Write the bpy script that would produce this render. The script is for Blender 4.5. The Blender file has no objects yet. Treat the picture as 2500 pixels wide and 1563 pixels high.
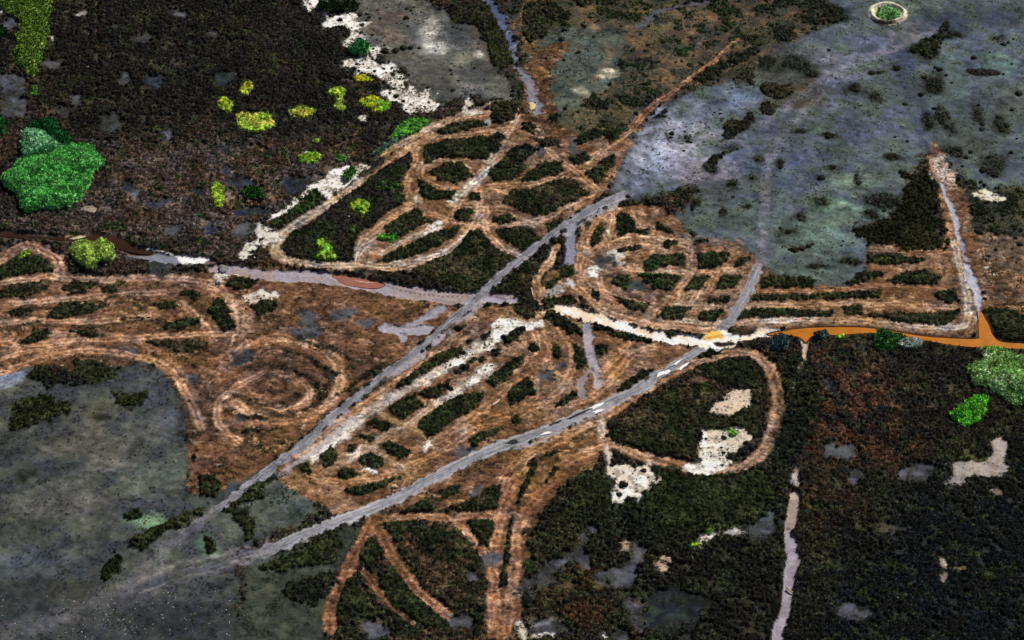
import bpy, math, random
import numpy as np
random.seed(7)
RNG = np.random.default_rng(11)
scene = bpy.context.scene
COL = scene.collection

# ------------------------------------------------------------------ camera
DIST, PITCH, WIDTH = 720.0, math.radians(42.0), 300.0
cam_d = bpy.data.cameras.new("camera")
cam = bpy.data.objects.new("camera", cam_d); COL.objects.link(cam)
CAM = np.array([0.0, -DIST*math.cos(PITCH), DIST*math.sin(PITCH)])
cam.location = CAM
cam.rotation_euler = (math.pi/2 - PITCH, 0, 0)
cam_d.sensor_fit = 'HORIZONTAL'
cam_d.angle = 2*math.atan(WIDTH/2/DIST)
cam_d.clip_start = 1.0; cam_d.clip_end = 20000.0
scene.camera = cam
# ------------------------------------------------------------------ light
SUN_EL, SUN_AZ = math.radians(40), math.radians(38)      # azimuth clockwise from +Y (away from camera), so light comes from the upper right
world = bpy.data.worlds.new("World"); scene.world = world; world.use_nodes = True
wn = world.node_tree.nodes; wl = world.node_tree.links
bg = wn["Background"]; sky = wn.new("ShaderNodeTexSky"); sky.sky_type = 'NISHITA'
sky.sun_disc = False; sky.sun_elevation = SUN_EL; sky.sun_rotation = SUN_AZ
wl.new(sky.outputs[0], bg.inputs[0]); bg.inputs[1].default_value = 0.05
sd = bpy.data.lights.new("sun", 'SUN'); sd.energy = 4.9; sd.angle = math.radians(0.5); sd.color = (1.0, 0.955, 0.89)
sun = bpy.data.objects.new("sun", sd); COL.objects.link(sun)
sdir = np.array([math.sin(SUN_AZ)*math.cos(SUN_EL), math.cos(SUN_AZ)*math.cos(SUN_EL), math.sin(SUN_EL)])
from mathutils import Vector
sun.rotation_euler = Vector(sdir).to_track_quat('Z', 'Y').to_euler()
sun.location = (80, 80, 200)
scene.view_settings.view_transform = 'Standard'; scene.view_settings.look = 'None'
scene.view_settings.exposure = 0.0; scene.view_settings.gamma = 1.0

# ------------------------------------------------------------------ picture point -> ground point
W0 = 2*math.tan(cam_d.angle/2)
cp, sp_ = math.cos(PITCH), math.sin(PITCH)
def ground(sx, sy):
    sx = np.asarray(sx, float); sy = np.asarray(sy, float)
    u = (sx-1250)/2500*W0; v = (781.5-sy)/2500*W0
    dx = u; dy = cp + v*sp_; dz = -sp_ + v*cp
    t = -CAM[2]/dz
    return np.stack([CAM[0]+dx*t, CAM[1]+dy*t], -1)
def P(txt, x0=0, y0=0, k=1.0):
    a = np.array([[float(q) for q in s.split(',')] for s in txt.split()])
    return ground(x0 + a[:, 0]*k, y0 + a[:, 1]*k)
V = lambda t: P(t, 0, 0, 2500/2418)
def T(x0, y0): return lambda t: P(t, x0, y0, 640/2419)
A0, B0, C0, D0 = T(0, 0), T(600, 0), T(1200, 0), T(1860, 0)
A1, B1, C1, D1 = T(0, 400), T(600, 400), T(1200, 400), T(1860, 400)
A2, B2, C2, D2 = T(0, 800), T(600, 800), T(1200, 800), T(1860, 800)
A3, B3, C3, D3 = T(0, 1163), T(600, 1163), T(1200, 1163), T(1860, 1163)
MPP = 0.12                                     # metres per source pixel at the centre
def lin(*c):
    c = np.array(c, float)/255
    return np.where(c <= 0.04045, c/12.92, ((c+0.055)/1.055)**2.4)

# ------------------------------------------------------------------ noise
_tab = np.random.default_rng(5).random((12, 256, 256))
def vn(x, y, s, k=0):
    x = x/s + 37.3*k; y = y/s + 11.9*k
    xi = np.floor(x).astype(int); yi = np.floor(y).astype(int)
    fx = x-xi; fy = y-yi; fx = fx*fx*(3-2*fx); fy = fy*fy*(3-2*fy)
    t = _tab[k % 12]; x0 = xi & 255; x1 = (xi+1) & 255; y0 = yi & 255; y1 = (yi+1) & 255
    return (t[x0, y0]*(1-fx)+t[x1, y0]*fx)*(1-fy) + (t[x0, y1]*(1-fx)+t[x1, y1]*fx)*fy
def fbm(x, y, s, k=0, o=4):
    a = 1.0; r = 0; n = 0
    for i in range(o):
        r = r + a*vn(x, y, s/2**i, k+i); n += a; a *= 0.55
    return r/n
def sst(a, b, x):
    t = np.clip((x-a)/(b-a), 0, 1); return t*t*(3-2*t)
def worley(x, y, s, seed):
    """nearest jittered cell: distance/s and cell indices"""
    rs = np.random.default_rng(seed); jt = rs.random((2, 512, 512))*0.8+0.1; hs = rs.random((3, 512, 512))
    gx = np.floor(x/s).astype(int); gy = np.floor(y/s).astype(int)
    best = np.full(x.shape, 9.0); bi = np.zeros(x.shape, int); bj = np.zeros(x.shape, int)
    for i in (-1, 0, 1):
        for j in (-1, 0, 1):
            cx = gx+i; cy = gy+j
            d = (cx + jt[0][cx & 511, cy & 511] - x/s)**2 + (cy + jt[1][cx & 511, cy & 511] - y/s)**2
            m = d < best
            best = np.where(m, d, best); bi = np.where(m, cx, bi); bj = np.where(m, cy, bj)
    return np.sqrt(best), bi, bj, jt, hs

# ------------------------------------------------------------------ the ground raster (world metres)
X0, X1, Y0, Y1, DX, DY = -200.0, 200.0, -142.0, 186.0, 0.25, 0.29
xs = np.arange(X0, X1+DX/2, DX); ys = np.arange(Y0, Y1+DY/2, DY)
GX, GY = np.meshgrid(xs, ys); H_, W_ = GX.shape
nA = fbm(GX, GY, 0.9, 1, 2); nB = fbm(GX, GY, 3.0, 2, 3); nC = fbm(GX, GY, 11.0, 3, 4); nD = fbm(GX, GY, 40.0, 4, 4)
nE = fbm(GX, GY, 2.2, 6, 4); nF = fbm(GX, GY, 6.5, 7, 4)
nS = fbm(GX*0.45+GY*0.12, GY*1.1, 0.8, 5, 2)           # lying stalks
nW = RNG.random(GX.shape)
WX = GX + (nE-0.5)*1.6 + (nF-0.5)*2.2; WY = GY + (fbm(GX, GY, 2.2, 8, 4)-0.5)*1.8 + (fbm(GX, GY, 6.5, 9, 4)-0.5)*2.2

GROUND, MUD, TRACK, SALT, ROAD, SCRUB, BED = 0, 1, 2, 3, 4, 5, 6
C = np.zeros((H_, W_, 3)); CL = np.full((H_, W_), GROUND, np.int16)
DEN = np.full((H_, W_), 0.93); CH = np.full((H_, W_), 0.8); LEAF = np.zeros((H_, W_, 3)); TUS = np.ones((H_, W_))
Z = (nC-0.5)*0.5; PID = np.zeros((H_, W_), np.int32); RG = np.full((H_, W_), 0.06)

def box(pts, mar):
    i0 = max(int((pts[:, 0].min()-mar-X0)/DX), 0); i1 = min(int((pts[:, 0].max()+mar-X0)/DX)+2, W_)
    j0 = max(int((pts[:, 1].min()-mar-Y0)/DY), 0); j1 = min(int((pts[:, 1].max()+mar-Y0)/DY)+2, H_)
    return slice(j0, max(j1, j0)), slice(i0, max(i1, i0))
def sdf_poly(p, x, y):
    d = np.full(x.shape, 1e9); ins = np.zeros(x.shape, bool)
    n = len(p)
    for i in range(n):
        ax, ay = p[i]; bx, by = p[(i+1) % n]
        ex, ey = bx-ax, by-ay; wx, wy = x-ax, y-ay
        t = np.clip((wx*ex+wy*ey)/(ex*ex+ey*ey+1e-9), 0, 1)
        d = np.minimum(d, (wx-ex*t)**2+(wy-ey*t)**2)
        c = (ay > y) != (by > y)
        ins ^= c & (x < ex*(y-ay)/(ey if abs(ey) > 1e-9 else 1e-9)+ax)
    d = np.sqrt(d); return np.where(ins, -d, d)
def smooth(p, closed=False, n=5):
    p = np.asarray(p); m = len(p); out = []
    rng = range(m) if closed else range(m-1)
    for i in rng:
        if closed: a, b, c, d = p[(i-1) % m], p[i], p[(i+1) % m], p[(i+2) % m]
        else: a, b, c, d = p[max(i-1, 0)], p[i], p[i+1], p[min(i+2, m-1)]
        for k in range(n):
            t = k/n
            out.append(0.5*((2*b)+(c-a)*t+(2*a-5*b+4*c-d)*t*t+(3*b-a-3*c+d)*t**3))
    if not closed: out.append(p[-1])
    return np.array(out)
def sdf_line(p, w, x, y):
    """p smoothed polyline, w widths (m) per point; returns sdf, lateral, along"""
    best = np.full(x.shape, 1e9); lat = np.zeros(x.shape); al = np.zeros(x.shape); acc = 0
    for i in range(len(p)-1):
        ax, ay = p[i]; bx, by = p[i+1]; ex, ey = bx-ax, by-ay; L = math.hypot(ex, ey)+1e-9
        wx, wy = x-ax, y-ay
        t = np.clip((wx*ex+wy*ey)/(L*L), 0, 1)
        d = np.hypot(wx-ex*t, wy-ey*t) - (w[i]*(1-t)+w[i+1]*t)/2
        m = d < best
        best = np.where(m, d, best); lat = np.where(m, (wx*ey-wy*ex)/L, lat); al = np.where(m, acc+t*L, al)
        acc += L
    return best, lat, al

def paint(m, sl, cls=None, col=None, col2=None, mix=None, den=None, ch=None, leaf=None, z=None, pid=None, rg=None, tus=None):
    if col is not None:
        c = np.array(col)[None, None, :]*np.ones(m.shape+(3,))
        if col2 is not None:
            k = mix if mix is not None else sst(0.42, 0.62, nF[sl]*0.5+nB[sl]*0.5)
            c = c*(1-k[..., None]) + np.array(col2)*k[..., None]
        C[sl] = C[sl]*(1-m[..., None]) + c*m[..., None]
        lf = c if leaf is None else np.array(leaf)
        LEAF[sl] = LEAF[sl]*(1-m[..., None]) + lf*m[..., None]
    for arr, v in ((DEN, den), (CH, ch), (RG, rg), (TUS, tus)):
        if v is not None: arr[sl] = arr[sl]*(1-m) + v*m
    if z is not None: Z[sl] = Z[sl] + z*m
    h = m > 0.5
    if cls is not None: CL[sl] = np.where(h, cls, CL[sl]); PID[sl] = np.where(h, 0 if pid is None else pid, PID[sl])
def poly(p, soft=0.5, rag=1.2, warp=1.0, grow=0.0, sm=True, big=0, **k):
    p = smooth(p, True, 4) if sm else p
    sl = box(p, soft+rag+4)
    if sl[0].stop <= sl[0].start or sl[1].stop <= sl[1].start: return None
    x = GX[sl]*(1-warp)+WX[sl]*warp; y = GY[sl]*(1-warp)+WY[sl]*warp
    d = sdf_poly(p, x, y) + rag*(nE[sl]-0.5)*2 + min(rag, 1.2)*(nA[sl]-.5)*1.1 + big*(nC[sl]-.5)*2 - grow
    m = 1-sst(-soft, soft, d)
    k2 = dict(k); amt = k2.pop('amt', 1.0)
    paint(m*amt if amt < 1 else m, sl, **k2); return m, sl, d
def line(p, w, soft=0.4, rag=0.8, warp=0.6, **k):
    """w: width(s) in source pixels"""
    n = 6; p0 = np.asarray(p)
    w = np.atleast_1d(np.array(w, float))*MPP
    w = np.interp(np.linspace(0, 1, len(p0)), np.linspace(0, 1, len(w)), w)
    ps = smooth(p0, False, n); ws = np.interp(np.linspace(0, 1, len(ps)), np.linspace(0, 1, len(w)), w)
    sl = box(ps, ws.max()/2+soft+rag+4)
    if sl[0].stop <= sl[0].start or sl[1].stop <= sl[1].start: return None
    x = GX[sl]*(1-warp)+WX[sl]*warp; y = GY[sl]*(1-warp)+WY[sl]*warp
    d, lat, al = sdf_line(ps, ws, x, y)
    m = 1-sst(-soft, soft, d + rag*(nE[sl]-0.5)*2 + min(rag, 1.2)*(nA[sl]-.5)*1.1)
    k2 = dict(k); amt = k2.pop('amt', 1.0)
    paint(m*amt if amt < 1 else m, sl, **k2); return m, sl, lat, al
def blob(x, y, rx, ry, col, amt=0.7, ang=0, **k):
    """soft colour patch centred on picture point (x,y), radii in source px of the first overview"""
    q = 2500/2418; c = ground(x*q, y*q); ex = ground((x+rx)*q, y*q)[0]-c[0]; ey = ground(x*q, (y-ry)*q)[1]-c[1]
    pts = np.array([[c[0]-ex*1.6, c[1]-ey*1.6], [c[0]+ex*1.6, c[1]+ey*1.6]]) if ang == 0 else np.array([[c[0]-max(ex, ey)*1.7, c[1]-max(ex, ey)*1.7], [c[0]+max(ex, ey)*1.7, c[1]+max(ex, ey)*1.7]])
    sl = box(pts, 2)
    if sl[0].stop <= sl[0].start or sl[1].stop <= sl[1].start: return
    dx = WX[sl]-c[0]; dy = WY[sl]-c[1]; a = math.radians(ang)
    r = np.hypot((dx*math.cos(a)+dy*math.sin(a))/ex, (-dx*math.sin(a)+dy*math.cos(a))/ey)
    m = (1-sst(0.35, 1.35, r + (nF[sl]-0.5)*1.3 + (nC[sl]-0.5)*0.8))*amt
    paint(m, sl, col=col, **k)
ALL = (slice(0, H_), slice(0, W_))

# ------------------------------------------------------------------ palette (albedo of the surfaces; TEAL also carries the painted corner vignette)
BLACK = lin(50, 46, 40); BLACK2 = lin(42, 40, 32); BROWN = lin(92, 74, 58); GREYB = lin(112, 98, 90)
OLIVE = lin(52, 56, 34); OLIVE2 = lin(70, 64, 44); DKGREEN = lin(38, 46, 26); DKGREEN2 = lin(54, 58, 34); TEAL = lin(26, 35, 38)
RUST = lin(150, 104, 74); STRAW = lin(176, 138, 108); PALE = lin(206, 184, 164); RUSTD = lin(112, 76, 54)
MUDB = lin(92, 103, 120); MUDL = lin(130, 132, 148); MUDG = lin(100, 116, 110); MUDO = lin(104, 104, 92); MUDK = lin(84, 88, 98)
WHITE = lin(240, 234, 226); CREAM = lin(214, 208, 194); ROADC = lin(138, 136, 146); LILAC = lin(166, 156, 166)
LIME = lin(150, 176, 52); GREEN = lin(70, 150, 66); GOLD = lin(178, 170, 60)

# ---- whole marsh
k = sst(0.4, 0.62, nC)
C[:] = BROWN*(1-k[..., None])+BLACK*k[..., None]; LEAF[:] = C
# ---- broad tints of the scrub, with vignette darkening painted into the bottom ones
def tint(p, c1, c2, soft=7, **k): poly(p, soft=soft+4, rag=8, big=14, col=c1, col2=c2, **k)
tint(V("-300,-300 720,-80 850,100 860,240 930,290 830,345 600,390 240,400 80,250 -300,200"), BLACK, BLACK2, den=0.97)
tint(V("250,340 840,345 740,430 640,540 500,590 -300,540 -300,470 220,480"), GREYB, BROWN, den=0.93, ch=0.6)
tint(V("0,150 60,180 90,330 0,330"), BROWN, BLACK)
tint(V("1850,815 2700,825 2900,1900 1100,1900 1210,1500 1250,1240 1400,1130 1850,1110"), OLIVE, BLACK2, den=0.97)
tint(V("1900,840 2080,840 2180,930 2180,1040 2000,1100 1900,1010"), RUSTD, BLACK, den=0.92)
tint(V("2060,830 2280,830 2280,1000 2180,1020 2120,900"), BLACK, BLACK2)
tint(V("1260,1200 1440,1150 1850,1130 1850,1260 1640,1290 1300,1300"), DKGREEN, OLIVE, den=0.98, ch=1.0)
tint(V("1900,1150 2080,1190 2150,1400 1950,1420 1910,1300"), lin(84, 64, 44), OLIVE)
tint(V("2200,1180 2700,1120 2900,1900 2100,1900 2090,1400"), TEAL, BLACK2, soft=12)  # dark teal scrub, deepened to paint the vignette of the lower right
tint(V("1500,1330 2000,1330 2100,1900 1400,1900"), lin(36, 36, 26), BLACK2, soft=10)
tint(V("2050,1250 2700,1150 2900,1900 1900,1900"), lin(22, 30, 34), lin(26, 30, 26), soft=12)  # near-black corner tint: vignette shade painted into the scrub colour
tint(V("1250,1370 1500,1400 1520,1512 1200,1512"), lin(80, 56, 40), OLIVE)
tint(V("580,1300 900,1180 1240,1180 1240,1520 580,1600"), OLIVE, BROWN, den=0.9)
tint(V("1230,-200 2000,-200 2000,30 1800,160 1560,240 1480,320 1240,330"), lin(104, 92, 76), MUDO, den=0.55, ch=0.5)
tint(V("2270,420 2700,400 2700,720 2320,740 2290,560"), lin(84, 82, 68), MUDO, den=0.6, ch=0.6)

# ---- mudflats
def mud(p, c1, c2, den=0.12, **k): return poly(p, soft=k.pop('soft', 2.6), rag=k.pop('rag', 4.0), cls=MUD, col=c1, col2=c2, mix=None, den=den, ch=0.35, leaf=lin(56, 60, 48), z=k.pop('z', -0.25), rg=0.025, tus=0.6, **k)
mud(V("860,-60 1060,30 1150,80 1190,180 1225,235 1100,225 1010,250 960,180 890,120 830,60 780,-60"), MUDO, lin(124, 120, 116), den=0.10)
mud(V("1260,100 1400,60 1480,100 1440,200 1300,270 1255,220"), lin(98, 102, 90), MUDG, den=0.38)
mud(V("1440,440 1495,330 1560,250 1690,195 1760,190 1830,110 1960,50 2010,-120 2700,-120 2700,420 2400,440 2290,430 2210,360 2170,380 2130,470 2040,540 2060,590 2040,650 1960,690 1860,665 1800,630 1730,580 1640,555 1600,510 1650,440 1560,460 1480,470"), MUDB, MUDG, den=0.10)
mud(V("-300,860 60,862 90,905 200,910 320,855 370,862 425,925 443,1000 440,1120 452,1165 520,1130 650,1095 600,1150 540,1200 560,1180 640,1160 710,1155 765,1205 700,1240 580,1290 575,1330 565,1400 570,1700 -300,1900"), lin(96, 100, 92), MUDK, den=0.12)
for t in ("1500,140 1620,60 1760,20 1900,-20", "1530,200 1640,120 1760,70 1880,30", "1250,60 1330,20 1400,60 1440,130 1400,190", "1560,240 1700,170 1850,110"):
    line(V(t), 12, rag=2, soft=1.2, col=lin(150, 116, 88), amt=.6, den=.15)
# stains of the mud, plus vignette shade painted along its bottom
for a in ((1540, 340, 60, 60, MUDL, .9), (1640, 290, 90, 45, MUDL, .8), (1520, 400, 70, 45, MUDL, .9), (1740, 225, 45, 25, lin(118, 130, 158), .8),
          (1600, 380, 60, 30, lin(150, 144, 160), .7), (1850, 350, 90, 50, lin(100, 104, 130), .6), (1950, 140, 110, 50, lin(118, 116, 134), .6), (1900, 420, 110, 50, lin(88, 98, 132), .6), (1760, 400, 70, 50, lin(92, 102, 130), .6), (2080, 300, 100, 50, lin(98, 102, 130), .6), (2330, 200, 80, 60, lin(88, 98, 124), .6), (1950, 480, 60, 20, lin(124, 156, 130), .7), (2040, 500, 60, 20, lin(120, 146, 128), .7), (2230, 130, 50, 20, lin(108, 128, 116), .6),
          (2060, 110, 80, 40, lin(96, 102, 130), .8), (1600, 320, 100, 60, lin(160, 156, 172), .8), (1530, 380, 60, 50, lin(150, 156, 178), .8), (1660, 400, 70, 40, lin(158, 146, 164), .75), (2180, 70, 40, 22, lin(166, 158, 160), .8), (1990, 180, 90, 14, lin(134, 128, 148), .7), (1910, 240, 70, 18, lin(120, 124, 152), .7), (2140, 130, 40, 60, lin(60, 70, 104), .8), (2170, 70, 45, 25, lin(150, 142, 150), .8),
          (2000, 200, 90, 25, lin(84, 90, 118), .6), (2170, 240, 30, 60, lin(62, 72, 100), .8), (2250, 60, 120, 30, lin(60, 72, 100), .8),
          (2350, 40, 80, 30, lin(70, 78, 96), .7), (2020, 430, 70, 30, lin(126, 150, 132), .7), (1940, 560, 100, 45, lin(120, 142, 122), .75),
          (1800, 520, 90, 40, MUDG, .8), (1720, 510, 70, 40, lin(106, 122, 128), .6), (2110, 380, 60, 60, lin(100, 116, 112), .6),
          (2230, 200, 70, 50, lin(92, 112, 104), .7), (2350, 150, 40, 30, lin(118, 150, 128), .6), (2400, 250, 60, 60, lin(96, 106, 100), .7),
          (2300, 330, 90, 60, lin(92, 102, 98), .7), (1900, 640, 90, 25, lin(104, 124, 114), .7), (1700, 450, 50, 30, lin(96, 104, 124), .6),
          (1850, 100, 60, 30, lin(92, 94, 96), .7), (1830, 180, 70, 40, lin(92, 92, 80), .7), (2140, 215, 60, 30, lin(74, 80, 92), .6),
          (1010, 75, 26, 28, CREAM, .8), (1030, 112, 45, 18, CREAM, .7), (1095, 140, 28, 22, lin(160, 156, 132), .7), (1060, 185, 60, 14, lin(140, 138, 120), .6),
          (1130, 125, 18, 10, CREAM, .7), (1090, 80, 35, 45, lin(74, 82, 96), .7), (960, 70, 60, 40, lin(104, 98, 100), .6), (1120, 170, 40, 30, lin(78, 84, 92), .7), (900, 60, 60, 40, lin(128, 108, 92), .7), (1000, 190, 90, 30, lin(96, 88, 84), .7), (1150, 90, 50, 50, lin(104, 86, 70), .7), (950, 130, 60, 30, lin(112, 104, 92), .6),
          (1432, 172, 24, 11, lin(196, 188, 158), .9), (1368, 213, 18, 10, lin(190, 184, 154), .9), (1400, 228, 20, 8, lin(140, 142, 120), .7), (1355, 260, 30, 22, lin(120, 130, 120), .8),
          (200, 1160, 130, 70, lin(108, 106, 98), .6), (330, 930, 60, 30, lin(104, 112, 128), .6), (395, 985, 35, 40, lin(104, 108, 124), .6),
          (100, 1090, 120, 30, lin(78, 86, 102), .6), (250, 1040, 70, 40, lin(106, 104, 92), .6), (20, 890, 50, 20, lin(140, 148, 170), .9),
          (350, 1232, 55, 26, lin(136, 168, 118), .85), (310, 1160, 60, 25, lin(112, 122, 104), .7), (490, 1280, 30, 30, lin(104, 140, 110), .7),
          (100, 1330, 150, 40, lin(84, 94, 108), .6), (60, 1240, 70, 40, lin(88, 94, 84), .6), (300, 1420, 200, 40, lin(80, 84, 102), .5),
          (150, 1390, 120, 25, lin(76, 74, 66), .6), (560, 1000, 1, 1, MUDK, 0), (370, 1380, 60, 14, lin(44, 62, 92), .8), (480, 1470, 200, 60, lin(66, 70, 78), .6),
          (100, 1480, 160, 40, lin(62, 68, 80), .6), (250, 1050, 160, 60, lin(118, 114, 106), .6), (130, 1180, 110, 40, lin(112, 110, 108), .6), (380, 1460, 300, 60, lin(58, 60, 72), .75), (60, 1400, 160, 50, lin(66, 68, 72), .6), (380, 1120, 60, 40, lin(112, 120, 104), .6), (180, 960, 90, 30, lin(96, 96, 76), .6), (690, 1190, 60, 35, lin(88, 100, 110), .8)):  # the wide dark blobs lowest down carry painted vignette shade
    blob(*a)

mud(V("585,1325 700,1290 860,1245 810,1340 770,1450 740,1700 560,1700 575,1500"), lin(84, 88, 74), lin(70, 84, 74), den=0.5, rag=3)
mud(V("640,1110 700,1100 760,1160 700,1190 600,1250 540,1260 560,1200"), lin(100, 106, 96), MUDG, den=.3)
for x, y, rx, ry, dn in ((1740, 340, 50, 16, .85), (1820, 325, 35, 16, .85), (1890, 235, 60, 30, .75), (1960, 260, 60, 40, .7), (2080, 165, 70, 22, .75), (1960, 570, 36, 46, .85), (2030, 540, 40, 50, .85), (2075, 600, 34, 30, .8), (1985, 380, 50, 60, .74),
        (2200, 540, 34, 60, .8), (2310, 590, 46, 50, .9), (2100, 720, 60, 36, .85), (2260, 770, 60, 50, .9), (2300, 180, 50, 26, .85), (2220, 340, 80, 14, .9), (1330, 290, 80, 50, .72), (1400, 340, 60, 40, .75), (1200, 300, 60, 40, .7), (1480, 50, 90, 40, .85), (1560, 80, 40, 30, .8), (1280, 150, 50, 40, .85),
        (1510, 790, 40, 16, .9), (1460, 838, 40, 20, .9), (1455, 950, 50, 28, .95), (1370, 1022, 30, 24, .95), (1290, 1090, 60, 28, .8), (1640, 850, 24, 44, .9), (1145, 840, 30, 18, .9), (1170, 752, 30, 28, .85), (1270, 770, 30, 28, .85), (1040, 870, 34, 22, .8), (1120, 968, 32, 12, .9), (1000, 1000, 20, 24, .85),
        (1740, 950, 90, 36, .82), (1700, 1010, 40, 26, .85), (1600, 1230, 50, 20, .85), (1440, 1260, 60, 16, .75), (1060, 590, 50, 30, .9), (990, 690, 60, 30, .9), (930, 790, 40, 30, .9), (1490, 640, 50, 14, .75), (1620, 420, 60, 30, .72), (1720, 460, 50, 36, .74), (1370, 620, 50, 12, .75), (830, 650, 30, 26, .85), (740, 640, 20, 30, .85), (1800, 740, 50, 20, .78),
        (2340, 950, 60, 40, .9), (2200, 1000, 60, 50, .9), (2300, 1130, 80, 60, .88), (2380, 1250, 60, 60, .85), (2230, 1180, 50, 50, .85)):
    blob((1250+x*.5167)/1.0339, y*.5167/1.0339, rx*.5, ry*.5, DKGREEN, .95, den=dn+.06, ch=.6, tus=1)
for x, y, rx, ry in ((300, 200, 40, 20), (250, 260, 60, 16), (520, 150, 40, 30), (700, 120, 50, 14), (480, 330, 90, 14), (60, 180, 50, 30), (420, 40, 60, 20), (700, 760, 40, 30), (900, 690, 60, 14), (150, 1290, 60, 16), (60, 560, 50, 30), (680, 500, 30, 26), (560, 740, 60, 14)):
    blob(x, 870+y*.45, rx*.6, ry*.6, lin(40, 46, 30), .8, den=.82, ch=.5, tus=1)
# ---- lying-reed ground (crushed straw) regions
DR = {id(RUST): lin(122, 86, 62), id(STRAW): lin(164, 128, 100), id(RUSTD): lin(98, 70, 50)}
def straw(p, c1=RUST, c2=STRAW, **k):
    c1 = DR.get(id(c1), c1); c2 = DR.get(id(c2), c2)
    return poly(p, soft=k.pop('soft', .8), rag=k.pop('rag', 1.6), cls=TRACK, col=c1, col2=c2, den=k.pop('den', 0.0), ch=0.35, z=-0.1, rg=0.10, tus=0.6, **k)
straw(V("-300,600 0,590 60,575 130,590 170,640 330,655 500,640 640,650 820,665 1000,700 1090,735 1000,800 830,935 740,1010 650,1090 560,1140 460,1170 445,1120 443,1000 425,925 370,862 320,855 200,880 60,862 -300,880"), RUST, RUSTD, den=0.22)
straw(V("1245,275 1190,250 1100,268 1000,312 920,372 850,425 770,470 700,535 640,570 650,608 720,628 900,640 980,640 1090,665 1150,650 1300,540 1420,460 1500,310 1400,330 1330,300"), RUST, STRAW, den=0.05)
straw(V("1355,680 1350,600 1375,555 1420,500 1530,480 1600,520 1640,556 1750,572 1800,625 1880,668 1960,682 2040,650 2060,575 2220,585 2215,460 2190,370 2215,360 2260,480 2300,660 2318,740 2290,792 2200,790 2100,785 1940,770 1740,780 1600,782 1480,752 1400,712"), RUST, STRAW, den=0.03)
straw(V("1105,738 1210,722 1330,738 1400,765 1560,812 1660,816 1580,872 1420,960 1200,1040 980,1145 880,1185 780,1200 700,1160 655,1105 800,985 1000,830"), RUST, STRAW, den=0.06)
straw(V("1140,1250 1170,1180 1240,1110 1330,1040 1410,990 1430,1030 1400,1100 1350,1125 1300,1180 1250,1260 1238,1380 1215,1500 1145,1500 1150,1330"), RUST, RUSTD, den=0.04)
straw(V("900,1180 1100,1100 1230,1060 1200,1150 1100,1190 960,1210"), RUST, RUSTD, den=0.25)
straw(V("1300,640 1280,690 1250,720 1330,740 1370,700 1350,640"), RUST, STRAW)
straw(V("1240,0 1300,-10 1290,60 1260,130 1230,80"), RUSTD, RUST, den=0.3)
straw(V("1250,130 1340,100 1300,200 1330,330 1260,330 1235,240"), RUSTD, RUST, den=0.4)
straw(V("2310,560 2420,560 2700,560 2700,720 2330,735"), lin(116, 96, 78), RUST, den=0.35)
straw(V("2195,350 2225,352 2290,500 2330,700 2325,745 2300,745 2280,640 2240,480"), RUST, PALE, den=0.05)
straw(V("680,1125 760,1120 830,1180 860,1195 790,1215 760,1170"), STRAW, RUST, den=0.1)
poly(V("1850,190 1925,190 1950,235 1880,255 1800,240"), rag=2.5, soft=2, col=lin(92, 76, 60), col2=MUDO, den=.4)
# rust grass loop of the lower left, concentric swaths
for r, dcol in ((1.0, STRAW), (0.62, STRAW), (0.3, RUST)):
    c = np.array([[640+158*r*math.cos(t), 905+92*r*math.sin(t)] for t in np.linspace(-2.9, 1.9, 16)])
    line(ground(c[:, 0]*1.0339, c[:, 1]*1.0339), 26*max(r, .6), rag=1.5, cls=TRACK, col=lin(158, 110, 76), col2=RUST, den=0.0, rg=0.10, z=-0.05)
for y_ in (690, 745, 800):
    line(V("-100,%d 120,%d 300,%d 480,%d 560,%d" % (y_, y_-8, y_-2, y_+5, y_+40)), 16, rag=2.4, soft=1.2, cls=TRACK, col=lin(164, 118, 88), col2=RUST, den=.02, rg=.1)
for t in ("420,650 500,680 560,720 570,800 560,830", "560,660 600,700 580,780 570,830", "0,850 100,800 250,790 380,830 440,890 460,940", "1040,850 1100,800 1180,765"):
    line(V(t), 18, rag=1.6, cls=TRACK, col=STRAW, col2=RUST, den=.02, rg=.1)

def ruts(w, r):
    if r is None: return
    m, sl, lat, al = r; hw = np.mean(np.atleast_1d(w))*MPP/2
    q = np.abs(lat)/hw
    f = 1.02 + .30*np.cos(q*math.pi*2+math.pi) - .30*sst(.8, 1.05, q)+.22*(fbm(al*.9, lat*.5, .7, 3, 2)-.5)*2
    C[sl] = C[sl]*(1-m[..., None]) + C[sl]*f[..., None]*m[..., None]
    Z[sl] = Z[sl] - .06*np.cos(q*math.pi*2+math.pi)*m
    return r
# ---- swaths driven through the scrub
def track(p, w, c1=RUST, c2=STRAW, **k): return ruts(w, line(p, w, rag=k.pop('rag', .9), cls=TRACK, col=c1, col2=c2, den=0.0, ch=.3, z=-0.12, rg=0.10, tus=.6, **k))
track(V("-20,625 20,600 60,585 100,585 135,610 145,650"), 30, STRAW, PALE)
track(V("1740,95 1690,140 1640,180 1590,215 1530,260 1500,300"), [12, 18, 18, 20, 40], RUST, lin(190, 142, 104))
track(V("1415,990 1500,935 1600,875 1700,838 1770,835 1815,865 1838,930 1832,1000 1808,1060 1760,1098 1700,1112 1600,1100 1500,1068 1430,1035"), [34, 34, 36, 38, 34, 40, 42], STRAW, RUST)
track(V("1425,1030 1415,985"), 26, STRAW, PALE)
track(B3("1270,385 1500,362 1900,370 2419,345"), 32, RUST, STRAW)
track(B3("1880,390 2020,500 2110,620 2190,730"), 24, RUST, STRAW)
track(B3("1200,380 1250,500 1330,680 1450,870 1560,1020 1680,1130 1880,1290"), [38, 34, 30, 30, 32], RUST, RUSTD)
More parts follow.
